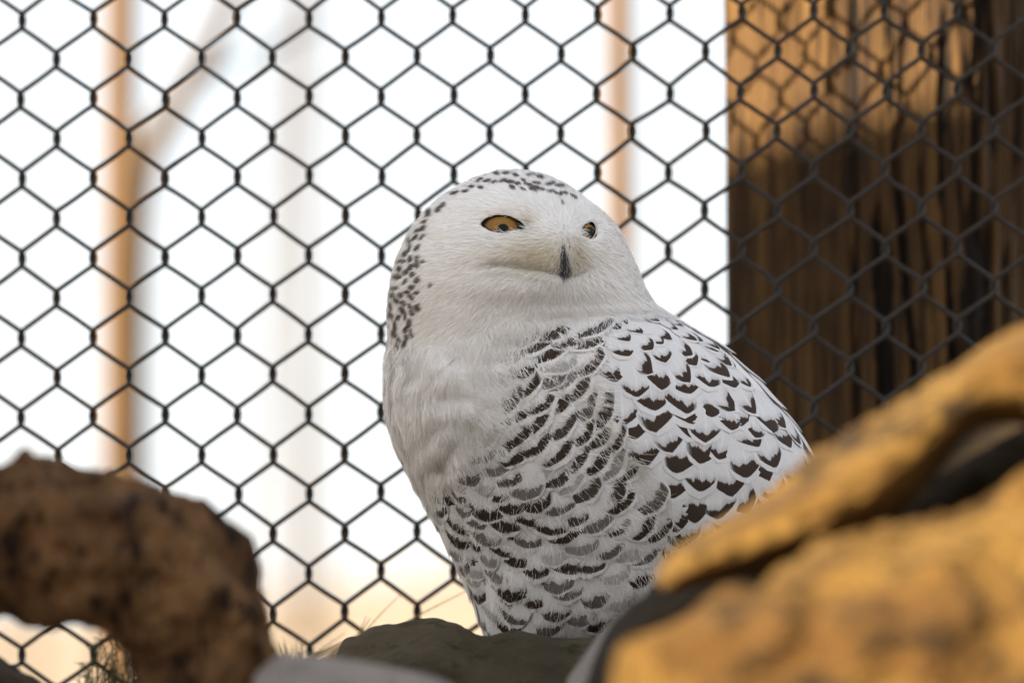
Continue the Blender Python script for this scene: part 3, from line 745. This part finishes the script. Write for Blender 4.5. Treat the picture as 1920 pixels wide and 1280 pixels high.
# breast: contour feathers as soft cards with a fringe of barbs -----------------------
def in_breast(x, y): return (y > chin(x) + 4) & (x < wing_x(y) + 14)
def breast_scale(X, Y): return 1.0 + 0 * np.asarray(X, float)
bx, by = lattice(in_breast, breast_flow, 31.5, 57.0, breast_scale, seed=3, jit=0.09)
BAR_LIM = np.array([(590, 985), (620, 950), (660, 930), (700, 915), (760, 905), (800, 890), (840, 862), (880, 815), (920, 770), (960, 740), (1260, 740)], float)
nbf = len(bx); bth, bbp = param_of(bx, by); bfl = breast_flow(bx, by)
lim = np.interp(by, BAR_LIM[:, 0], BAR_LIM[:, 1])
bst = smooth(-12, 40, bx - lim) * np.clip(rng.normal(1.0, 0.2, nbf), 0.25, 1.0)
bst[(rng.random(nbf) < 0.17)] *= 0.4
bst = np.where((by < 640) & (bx > 985), np.maximum(bst, 0.95), bst)
bst = np.where((bst < 0.05) & (rng.random(nbf) < 0.05), 0.6, bst)
bL = rng.uniform(76, 90, nbf); bW = rng.uniform(76, 92, nbf); bpos = rng.uniform(0.76, 0.84, nbf); bthk = rng.uniform(0.17, 0.26, nbf); brnd = rng.random(nbf)
bwarp = rng.normal(0, 0.10, nbf); bfl = unit(bfl + np.stack([-bfl[:, 1], bfl[:, 0]], 1) * bwarp[:, None])
blift = rng.uniform(1.0, 2.5, nbf); bslope = rng.uniform(0.04, 0.07, nbf); bcup = rng.uniform(0.02, 0.04, nbf); broll = rng.normal(0, 0.04, nbf)
def cards(th, b, fl, Ln, Wd, lift, slope, cup, pos, thk, st, rnd, roll, nu=7, nl=10, pointy=0.0):
    uu, ll = np.meshgrid(np.linspace(-1, 1, nu), np.linspace(0, 1, nl)); ll = ll ** 0.9; u, l = uu.ravel(), ll.ravel()
    P, N = feather_points(th, b, fl, Ln, Wd, lift, slope, cup, u, l, pointy, roll)
    n = len(th); f = grid_faces(nl, nu); Fa = (f[None] + (np.arange(n) * nu * nl)[:, None, None]).reshape(-1, 4)
    uv = np.tile(np.stack([u, l], 1), (n, 1)); par = np.repeat(np.stack([pos, thk, st, rnd], 1), nu * nl, 0)
    return P, Fa, uv, par
P, Fa, uv, par = cards(bth, bbp, bfl, bL, bW, blift, bslope, bcup, bpos, bthk, bst, brnd, broll)
o = mesh_obj('breast_plumage', owl_local(P).reshape(-1, 3), Fa, M_breast, owl, attrs={'par': par}, uv=uv); o['kind'] = 'stuff'
o['label'] = 'white breast feathers with brown bars'

LV = np.array([0, 0.35, 0.7, 1.0])
def ribbon_mesh(name, C, Wv, N, col, label=None, nrm_mix=0.0):
    """C (n,4,3) centre lines px space, Wv (n,4,3) half-width vectors, col (n,4,3)"""
    n = len(C)
    Lf = C[:, :3] - Wv[:, :3]; Rt = C[:, :3] + Wv[:, :3]; tip = C[:, 3:4]
    P = np.concatenate([Lf, Rt, tip], 1)                       # 7 verts
    c = np.concatenate([col[:, :3], col[:, :3], col[:, 3:4]], 1)
    nn = np.concatenate([N[:, :3], N[:, :3], N[:, 3:4]], 1)
    base = (np.arange(n) * 7)[:, None]
    q = np.concatenate([base + [0, 3, 4, 1], base + [1, 4, 5, 2]], 0); tr = base + [2, 5, 6]
    nw = nn.reshape(-1, 3); nw = np.stack([nw[:, 0], nw[:, 1], -nw[:, 2]], 1)   # px space (right, away, down) -> camera frame
    nw = nw[:, 0:1] * RIGHT + nw[:, 1:2] * FWD + nw[:, 2:3] * UP
    o = mesh_obj(name, owl_local(P).reshape(-1, 3), [q, tr], M_down, owl, attrs={'col': c.reshape(-1, 3)}, normals=nw)
    o['kind'] = 'stuff'
    if label: o['label'] = label
    return o
def pattern(u, l, pos, thk, st, jag):
    lo = pos + thk / 2 - CURVE_LO * u * u + 0.012 * jag; up = pos - thk / 2 - CURVE_UP * u * u + 0.025 * jag
    m = smooth(up - 0.03, up + 0.02, l) * (1 - smooth(lo - 0.015, lo + 0.015, l)) * (1 - smooth(0.9, 1.05, np.abs(u)))
    return m * st
NBARB = 46
idx = np.repeat(np.arange(nbf), NBARB); nbb = len(idx)
side = rng.choice([-1.0, 1.0], nbb); l0 = rng.uniform(0.38, 0.93, nbb); u0 = rng.uniform(0.0, 0.55, nbb)
u1 = u0 + rng.uniform(0.25, 0.5, nbb); l1 = l0 + rng.uniform(0.16, 0.30, nbb)
lc = np.minimum(l0[:, None] + (l1 - l0)[:, None] * LV, 1.02); uc = (u0[:, None] + (u1 - u0)[:, None] * LV) * side[:, None]
def barb_points(i_, u, l):
    th, b, fl = bth[i_], bbp[i_], bfl[i_]; V, C, N, pV, pC = frame(th, b, fl)
    a_l = (l - 0.45) * bL[i_][:, None]; wl_ = np.maximum(w_profile(np.minimum(l, 0.97), 0.0), 0.28); a_u = u * bW[i_][:, None] * 0.5 * wl_
    tt = th[:, None] + a_l * pV[0][:, None] + a_u * pC[0][:, None]; bt = b[:, None] + a_l * pV[1][:, None] + a_u * pC[1][:, None]
    P = samp(SP, tt, bt); Nn = samp(SN, tt, bt); Nn = Nn / (np.linalg.norm(Nn, axis=-1, keepdims=True) + 1e-9)
    h = blift[i_][:, None] + bslope[i_][:, None] * l * bL[i_][:, None] - bcup[i_][:, None] * bW[i_][:, None] * (np.abs(u) * wl_) ** 2 + broll[i_][:, None] * a_u
    h = h + 0.6 + 3.5 * rng.random(len(i_))[:, None] * LV ** 1.3
    return P + Nn * h[..., None], Nn, C
C_, N_, Cr = barb_points(idx, uc, lc)
jag = rng.normal(0, 1, nbb)[:, None]
m = pattern(uc, lc, bpos[idx][:, None], bthk[idx][:, None], bst[idx][:, None], jag)
wv = np.array(WHITE)[None, None] * rng.uniform(0.90, 1.05, nbb)[:, None, None]
colr = wv * (1 - m[..., None]) + np.array(BROWN) * m[..., None]
wid = rng.uniform(0.5, 0.85, nbb)[:, None, None] * np.array([1.0, 0.9, 0.6, 0.0])[None, :, None]
ribbon_mesh('breast_barbs', C_, Cr[:, None] * wid, N_, colr, 'fine loose barbs over the breast feathers')

# wing: separate broad feathers on a shell -----------------------------------------
def in_wing(x, y): return (y > chin(x) + 2) & (x > wing_x(y) - 6)
def wing_scale(X, Y): return 0.52 + 0.48 * smooth(600, 760, np.asarray(Y, float) + 0.12 * (np.asarray(X, float) - 1150))
wx_, wy_ = lattice(in_wing, wing_flow, 44.0, 55.0, wing_scale, seed=5, jit=0.13)
# the wing shell: the body surface over the wing, a touch proud
sel_b = np.arange(0, NB, 3); sel_a = np.concatenate([np.arange(NA - 70, NA, 3), np.arange(0, int(NA * 0.47), 3)])
shell = SP[np.ix_(sel_b, sel_a)] - SN[np.ix_(sel_b, sel_a)] * 0.8; sx_, sy_ = shell[..., 0], shell[..., 2]
mask = (sy_ > 596) & (sx_ > wing_x(sy_) + 4)
fq = grid_faces(len(sel_b), len(sel_a)); keep = mask.ravel()[fq].all(1); fq = fq[keep]
used = np.unique(fq); remap = np.full(mask.size, -1); remap[used] = np.arange(len(used))
wing = mesh_obj('wing', owl_local(shell.reshape(-1, 3)[used]), remap[fq], M_down, owl, attrs={'col': np.tile(np.array([0.84, 0.83, 0.83]), (len(used), 1))})
wing['label'] = 'folded white wing with dark brown crescent marks'
def wing_set(px, py, fl, th, b, sc, seed, far=False):
    r_ = np.random.default_rng(seed); n = len(px)
    Ln = r_.uniform(98, 118, n) * sc; Wd = r_.uniform(70, 86, n) * sc
    pos = r_.uniform(0.76, 0.86, n); thk = r_.uniform(0.14, 0.27, n); st = np.where(r_.random(n) < 0.95, 1.0, 0.0); rnd = r_.random(n)
    fl = unit(fl + np.stack([-fl[:, 1], fl[:, 0]], 1) * r_.normal(0, 0.15, n)[:, None])
    P, Fa, uv, par = cards(th, b, fl, Ln, Wd, r_.uniform(1.0, 1.9, n), r_.uniform(0.018, 0.028, n), r_.uniform(0.004, 0.016, n), pos, thk, st, rnd, r_.normal(0, 0.012, n), 7, 10, 0.12)
    f1 = grid_faces(10, 7); W_ = owl_local(P)
    for q in range(n):
        mesh_obj('wing_feather', W_[q], f1, M_feather, wing, attrs={'par': par[q * 70:(q + 1) * 70]}, uv=uv[q * 70:(q + 1) * 70])
th, b = param_of(wx_, wy_)
wing_set(wx_, wy_, wing_flow(wx_, wy_), th, b, wing_scale(wx_, wy_), 11)
NWING = len(wx_)

# back of the bird (seen only from another side) --------------------------------------
bt_, bb2 = [], []
for r_i, py in enumerate(np.arange(640, 1240, 44)):
    g_ = float(b_of(py)); jrow = int(g_ * (NB - 1)); per = math.pi * (HW[jrow] + DH[jrow])
    nn_ = max(6, int(per / 58)); a = (np.arange(nn_) + 0.5 * (r_i % 2)) / nn_ * 2 * math.pi
    a = a[(np.sin(a) < 0.06)]; bt_.append(a); bb2.append(np.full(len(a), g_))
bt_ = np.concatenate(bt_); bb2 = np.concatenate(bb2); nk = len(bt_)
bt_ += rng.normal(0, 0.02, nk)
fl = np.tile(np.array([0.05, 1.0]), (nk, 1)); one = np.ones(nk)
P, Fa, uv, par = cards(bt_, bb2, fl, 104 * one, 76 * one, 2 * one, 0.07 * one, 0.03 * one, rng.uniform(.75, .8, nk), rng.uniform(.14, .2, nk), rng.choice([0.9, 0.7, 0.2], nk) * smooth(0.0, 0.35, -np.sin(bt_)), rng.random(nk), rng.normal(0, .03, nk))
o = mesh_obj('back_plumage', owl_local(P).reshape(-1, 3), Fa, M_feather, owl, attrs={'par': par}, uv=uv); o['kind'] = 'stuff'

# down on head and upper breast -------------------------------------------------------
area = np.linalg.norm(np.cross(S_T * dTH, S_B * dB), axis=-1); area[0] = 0
isfront = np.sin(A_) > 0.0
def sample(weight, n, seed):
    r_ = np.random.default_rng(seed); p = (area * weight).ravel(); p = p / p.sum()
    c = r_.choice(len(p), n, p=p); jb, ia = c // NA, c % NA
    return (ia + r_.random(n)) * dTH, np.clip((jb + r_.random(n) - 0.5) / (NB - 1), 0.0005, 1), r_
def strands(name, th, b, flow, Ln, lift, wid, colour, label, curl=0.12, r_=rng):
    V, C, N, pV, pC = frame(th, b, flow); n = len(th)
    a_l = LV[None] * Ln[:, None]; a_u = (LV[None] ** 2) * (r_.normal(0, curl, n) * Ln)[:, None]
    tt = th[:, None] + a_l * pV[0][:, None] + a_u * pC[0][:, None]; bt = b[:, None] + a_l * pV[1][:, None] + a_u * pC[1][:, None]
    P = samp(SP, tt, bt); Nn = samp(SN, tt, bt); Nn = Nn / (np.linalg.norm(Nn, axis=-1, keepdims=True) + 1e-9)
    h = (lift * Ln)[:, None] * (LV ** 0.8)[None]
    P = P + Nn * h[..., None]
    tw = r_.normal(0, 0.35, n)[:, None]; Wd = unit(C + N * tw)[:, None] * (wid[:, None] * np.array([1.0, 0.85, 0.5, 0.0]))[..., None]
    col = colour(P, n)
    nm = unit(Nn + 0.11 * (r_.normal(0, 1, (n, 1, 3))))
    return ribbon_mesh(name, P, Wd, nm, col, label)

# dark flecks on crown and nape (px ellipses: x, y, half length, half width, angle)
fl_r = np.random.default_rng(42); FLECK = []
for _ in range(1600):
    x = fl_r.uniform(850, 1085); y = fl_r.uniform(322, 372)
    topy = np.interp(x, R_[:, 1][:9], R_[:, 0][:9]) if x > 962 else np.interp(-x, -L_[:, 1][:8], L_[:, 0][:8])
    dpt = y - topy; lim_ = np.interp(x, [850, 900, 950, 1000, 1040, 1085], [17, 20, 30, 36, 26, 15])
    if 2 < dpt < lim_: FLECK.append((x, y, fl_r.uniform(6, 11), fl_r.uniform(2.6, 4.2), math.atan2(0.22, 1) * (1 if x > 962 else -1) + fl_r.normal(0, 0.25)))
for _ in range(2600):
    y = fl_r.uniform(375, 660); l_ = np.interp(y, L_[:, 0], L_[:, 1]); lim_ = np.interp(y, [375, 420, 480, 540, 600, 660], [14, 16, 30, 46, 44, 20])
    x = l_ + fl_r.uniform(2, max(3, lim_) + 4)
    a = np.interp(y, [375, 430, 500, 600, 660], [-0.75, -1.0, -1.3, 1.5, 1.2]); FLECK.append((x, y, fl_r.uniform(6.5, 12), fl_r.uniform(3.4, 5.8), a + fl_r.normal(0, 0.45)))
kept = []
for f_ in FLECK:
    if all(((f_[0] - g_[0]) ** 2 + (f_[1] - g_[1]) ** 2) > ((f_[2] * 0.9 + 5.5) if f_[1] > 378 else 12.5) ** 2 for g_ in kept): kept.append(f_)
kept += [(1005, 351, 7, 5, 0.3), (1052, 363, 5, 4, 1.2), (1055, 378, 5, 2.5, 1.4), (960, 350, 7, 4, 0.4), (782, 578, 9, 7, 1.2), (770, 625, 10, 4, 1.3), (792, 490, 5, 3, 0.8), (806, 535, 5, 4, 1.3)]
FLECK = np.array(kept)
def fleck_mask(P):
    x, y = P[..., 0], P[..., 2]; out = np.zeros(x.shape)
    for (cx, cy, a, bq, an) in FLECK:
        nearm = (np.abs(x - cx) < 14) & (np.abs(y - cy) < 14)
        if not nearm.any(): continue
        dx, dy = x[nearm] - cx, y[nearm] - cy; ca, sa = math.cos(an), math.sin(an)
        e_ = ((dx * ca + dy * sa) / a) ** 2 + ((-dx * sa + dy * ca) / bq) ** 2
        out[nearm] = np.maximum(out[nearm], 1 - smooth(0.65, 1.15, e_))
    return out * (P[..., 1] < 40)
def almond(cx, cy, a_l, a_r, up_, lo_, tilt, n=40):
    t = np.linspace(0, 2 * math.pi, n, endpoint=False); c, s = np.cos(t), np.sin(t)
    x = np.where(c > 0, a_r * c, a_l * c); y = np.where(s > 0, -up_ * np.abs(s) ** 1.25, lo_ * np.abs(s) ** 1.25)
    ct, st_ = math.cos(tilt), math.sin(tilt)
    return cx + x * ct - y * st_, cy + x * st_ + y * ct
EYES = [dict(c=(941, 424), al=34, ar=38, up=18, lo=11, tilt=0.10, R=62, pup=(943, 429), pr=10.5),
        dict(c=(1105, 433), al=12, ar=10, up=15, lo=15, tilt=0.30, R=27, pup=(1110, 434), pr=10.5)]
def eye_clear(x, y, grow=1.0):
    keep = np.ones(x.shape, bool)
    for E in EYES:
        dx, dy = x - E['c'][0], y - E['c'][1]; ct, st_ = math.cos(E['tilt']), math.sin(E['tilt']); rx_ = dx * ct + dy * st_; ry_ = -dx * st_ + dy * ct
        gg = grow * (1.2 if E['R'] < 40 else 1.0); ax_ = np.where(rx_ > 0, E['ar'] * 1.14, E['al'] * 1.04) * gg; ay_ = np.where(ry_ < 0, E['up'] + 2, E['lo']) * gg
        keep &= ((rx_ / ax_) ** 2 + (ry_ / ay_) ** 2) > 1.0
    return keep
bc = np.tile(np.array([0.84, 0.83, 0.82]), (len(BODY_V), 1)); bc[:NB * NA][(~eye_clear(SX, SY, 1.05) & isfront).ravel()] = [0.02, 0.015, 0.012]
mesh_obj('body', BODY_V, BODY_F, M_down, owl, attrs={'col': bc})
FACE_C = np.array([1058.0, 452.0])
def head_flow(px, py, front_):
    v = np.stack([px - FACE_C[0], py - FACE_C[1]], 1)
    # plumes beside the beak sweep out and down, the rest radiates from the face
    v = unit(v) + np.array([0.0, 0.30])
    v = np.where(front_[:, None], v, np.array([0.0, 1.0]))
    return unit(v)
headw = np.where(isfront, (SY < chin(SX) + 8), SY < 650).astype(float)
headw *= np.where(isfront, 1.0, 0.35)
th, b, r_ = sample(headw, 125000, 101); pp = samp(SP, th, b); fr = np.sin(th) > 0
keep = eye_clear(pp[:, 0], pp[:, 2]) | ~fr
th, b, pp, fr = th[keep], b[keep], pp[keep], fr[keep]; n = len(th)
fl = unit(head_flow(pp[:, 0], pp[:, 2], fr) + r_.normal(0, 0.16, (n, 2)))
near = np.exp(-0.5 * (((pp[:, 0] - 1050) / 75) ** 2 + ((pp[:, 2] - 478) / 40) ** 2)) * fr
flk = fleck_mask(pp)
Ln = r_.uniform(15, 27, n) * (1 - 0.25 * near) * (1 - 0.35 * smooth(0.1, 0.9, flk)) * np.where(pp[:, 2] < 380, 0.75, 1.0)
# keep strands from falling across the eyes
tipx = pp[:, 0] + fl[:, 0] * Ln; tipy = pp[:, 2] + fl[:, 1] * Ln; Ln = np.where(eye_clear(tipx, tipy, 1.0) | ~fr, Ln, Ln * 0.35)
lift = r_.uniform(0.10, 0.30, n)
def head_col(P, n):
    x, y = P[..., 0], P[..., 2]
    c = np.array(WHITE)[None, None] * np.clip(r_.normal(1.0, 0.05, n), 0.85, 1.1)[:, None, None] + 0 * P
    cream = np.exp(-0.5 * (((x - 1010) / 62) ** 2 + ((y - 482) / 26) ** 2)) * 0.85 + 0.5 * np.exp(-0.5 * (((x - 1088) / 10) ** 2 + ((y - 480) / 24) ** 2)) + 0.55 * np.exp(-0.5 * (((x - 990) / 10) ** 2 + ((y - 412) / 8) ** 2))
    cream = np.clip(cream * (0.45 + 0.9 * r_.random(n))[:, None], 0, 1)
    c = c * (1 - cream[..., None]) + np.array([0.60, 0.53, 0.38]) * cream[..., None]
    # slate wedge where the bill shows through the bristles
    ax = np.interp(y, [450, 490, 530], [1058, 1060, 1062]); hw_ = np.interp(y, [445, 470, 500, 512, 527], [1.0, 6, 12, 16, 5]) * (0.55 + 0.9 * r_.random(n))[:, None]
    wd = (1 - smooth(0.6, 1.1, np.abs(x - ax + 2) / hw_)) * smooth(448, 466, y) * (1 - smooth(522, 530, y)) * (r_.random(n) < 0.86)[:, None]
    c = c * (1 - wd[..., None]) + np.array([0.075, 0.08, 0.092]) * wd[..., None]
    lid = np.exp(-0.5 * (((x - 982) / 9) ** 2 + ((y - 424) / 9) ** 2)) * 0.6 * (r_.random(n) < 0.6)[:, None]
    c = c * (1 - lid[..., None]) + np.array([0.10, 0.09, 0.08]) * lid[..., None]
    f_ = fleck_mask(P + r_.normal(0, 0.9, (n, 1, 3))) * (0.8 + 0.2 * r_.random(n))[:, None]
    return c * (1 - f_[..., None]) + np.array(BROWN) * 1.3 * f_[..., None]
strands('head_down', th, b, fl, Ln, lift, r_.uniform(0.6, 1.0, n), head_col, 'short white down on the head with dark flecks on the crown', 0.15, r_)

# longer bristles round the bill
bw = np.where(isfront, np.exp(-0.5 * (((SX - 1030) / 48) ** 2 + ((SY - 476) / 24) ** 2)), 0)
th, b, r_ = sample(bw, 6500, 103); pp = samp(SP, th, b); keep = eye_clear(pp[:, 0], pp[:, 2], 1.35); th, b, pp = th[keep], b[keep], pp[keep]; n = len(th)
fl = unit(np.stack([(pp[:, 0] - 1062) * 0.020 - 0.1, 0.35 + (pp[:, 2] - 450) * 0.012], 1) + r_.normal(0, 0.22, (n, 2)))
strands('bill_bristles', th, b, fl, r_.uniform(20, 36, n), r_.uniform(0.15, 0.40, n), r_.uniform(0.6, 0.9, n), head_col, 'cream bristles over the bill', 0.3, r_)

# loose white down over the upper breast, the flank edge and the throat
bwm = np.where(isfront, (SY > chin(SX) - 12) * (1 - smooth(-30, 70, SX - np.interp(SY, BAR_LIM[:, 0], BAR_LIM[:, 1]))) * (1 - smooth(900, 1010, SY)), (SY > 620) * (SX < XC[:, None] - HW[:, None] * 0.6) * (SY < 950) * 0.6)
th, b, r_ = sample(bwm, 52000, 105); pp = samp(SP, th, b); n = len(th)
clump = np.stack([vnoise(np.stack([pp[:, 0] / 22, pp[:, 2] / 22, pp[:, 1] / 22], 1), 61), vnoise(np.stack([pp[:, 0] / 22, pp[:, 2] / 22, pp[:, 1] / 22], 1), 62)], 1)
fl = unit(np.where((np.sin(th) > 0)[:, None], breast_flow(pp[:, 0], pp[:, 2]), np.array([0, 1.0])) + 0.55 * clump + r_.normal(0, 0.14, (n, 2)))
def white_col(P, n): return np.array(WHITE)[None, None] * np.clip(r_.normal(1.0, 0.05, n), 0.85, 1.08)[:, None, None] + 0 * P
hgt = 0.20 + 0.16 * vnoise(np.stack([pp[:, 0] / 26, pp[:, 2] / 26, pp[:, 1] / 26], 1), 63)
strands('breast_down', th, b, fl, r_.uniform(26, 42, n), hgt + r_.uniform(0.02, 0.12, n), r_.uniform(0.6, 1.0, n), white_col, 'soft white down on the upper breast', 0.2, r_)

# sparse long filoplumes lying over the bars, and the fringe where breast meets wing
fw = np.where(isfront, (SY > chin(SX)) * (SX < wing_x(SY) + 40) * (0.25 + 1.6 * np.exp(-0.5 * ((SX - wing_x(SY) - 4) / 22) ** 2)), 0)
th, b, r_ = sample(fw, 2200, 107); pp = samp(SP, th, b); n = len(th)
fl = unit(breast_flow(pp[:, 0], pp[:, 2]) + r_.normal(0, 0.2, (n, 2)))
strands('filoplumes', th, b, fl, r_.uniform(28, 52, n), r_.uniform(0.22, 0.34, n), r_.uniform(0.45, 0.7, n), white_col, 'thin white filaments over the breast feathers', 0.18, r_)

# ruff fringe: the face edge hangs over the throat
rw = np.where(isfront, np.exp(-0.5 * ((SY - chin(SX) + 6) / 7) ** 2) * smooth(860, 940, SX), 0)
th, b, r_ = sample(rw, 7000, 109); pp = samp(SP, th, b); n = len(th)
fl = unit(np.stack([(pp[:, 0] - 1060) / 400, np.ones(n)], 1) + r_.normal(0, 0.2, (n, 2)))
strands('ruff_down', th, b, fl, r_.uniform(14, 26, n), r_.uniform(0.15, 0.40, n), r_.uniform(0.6, 0.9, n), white_col, 'white ruff hanging over the throat', 0.15, r_)

# eyes ----------------------------------------------------------------------------------
for E in EYES:
    cx, cy = E['c']; th, b = param_of(np.array([cx]), np.array([cy])); P0 = samp(SP, th, b)[0]
    ox, oy = almond(cx, cy, E['al'], E['ar'], E['up'], E['lo'], E['tilt'])
    tho, bo = param_of(ox, oy); Po = samp(SP, tho, bo)
    front_d = Po[:, 1].min() if E['R'] < 40 else np.median(Po[:, 1])
    R = E['R']; N0 = unit(samp(SN, th, b)[0]); c3 = P0 - N0 * (R - 8.0)
    # eyeball
    nu, nv = 48, 32; tt = np.linspace(0, math.pi, nv); aa = np.linspace(0, 2 * math.pi, nu, endpoint=False); Tm, Am = np.meshgrid(tt, aa, indexing='ij')
    sp = c3 + R * np.stack([np.sin(Tm) * np.cos(Am), -np.cos(Tm), np.sin(Tm) * np.sin(Am)], -1)
    rad = np.hypot(sp[..., 0] - E['pup'][0], (sp[..., 2] - E['pup'][1]))
    k_ = smooth(E['pr'], E['pr'] * 3.6, rad)[..., None]
    col = np.array([0.26, 0.125, 0.010]) * (1 - k_) + np.array([0.17, 0.068, 0.005]) * k_
    eye = mesh_obj('eye', owl_local(sp.reshape(-1, 3)), grid_faces(nv, nu, True), M_iris, owl, attrs={'col': col.reshape(-1, 3)})
    # pupil: a dark cap on the ball
    pd = np.array([E['pup'][0] - c3[0], 0, E['pup'][1] - c3[2]]); pd[1] = -math.sqrt(max(R * R - pd[0] ** 2 - pd[2] ** 2, 1)); ax = pd / R
    e1_ = unit(np.cross(ax, [0, 0, 1.0])); e2_ = np.cross(ax, e1_); ang = np.linspace(0, math.asin(E['pr'] / R), 6); cap_ = []
    for a in ang: cap_.append(c3 + (R + 0.35) * (math.cos(a) * ax + math.sin(a) * (np.cos(aa)[:, None] * e1_ + np.sin(aa)[:, None] * e2_)))
    mesh_obj('pupil', owl_local(np.concatenate(cap_)), grid_faces(6, nu, True), M_pupil, eye)
    # eyelid: dark rim on the ball out to skin on the face
    def ball_d(x, y): return c3[1] - np.sqrt(np.maximum(R * R - (x - c3[0]) ** 2 - (y - c3[2]) ** 2, 0))
    rings, cols = [], []
    for g_, off, cc in ((1.0, 1.2, 0), (1.05, 3.2, 0), (1.15, 3.4, 0), (1.22, 3.0, 1), (1.6, 0.5, 1)):
        x = cx + (ox - cx) * g_; y = cy + (oy - cy) * g_; t2, b2 = param_of(x, y); ds = samp(SP, t2, b2)[:, 1]
        d_ = np.minimum(ball_d(x, y) if g_ < 1.3 else ds, ds) - off
        rings.append(np.stack([x, d_, y], 1)); cols.append(np.tile(np.array([0.012, 0.009, 0.008]) if cc == 0 else np.array([0.62, 0.60, 0.57]), (len(x), 1)))
    mesh_obj('eyelid', owl_local(np.concatenate(rings)), grid_faces(5, len(ox), True), M_down, owl, attrs={'col': np.concatenate(cols)})

# bill: a short hooked wedge, mostly hidden in the bristles
sec = []
for t in np.linspace(0, 1, 14):
    x = 1058 + 5 * t; y = 462 + 62 * t; th, b = param_of(np.array([x]), np.array([y])); d_ = samp(SP, th, b)[0, 1]
    prot = 5 * math.sin(min(1, t * 1.15) * math.pi * 0.75) + 2; hw_ = 11 * (1 - t) ** 0.6 + 1.2
    a = np.linspace(0, 2 * math.pi, 16, endpoint=False)
    sec.append(np.stack([x + hw_ * np.cos(a), d_ + 6 - (prot + 4) * np.maximum(np.sin(a), -0.6) * (1 - 0.25 * np.abs(np.cos(a))), np.full(16, y)], 1))
mesh_obj('beak', owl_local(np.concatenate(sec)), grid_faces(14, 16, True), M_beak, owl)
print('breast', nbf, 'wing', NWING, 'back', nk)
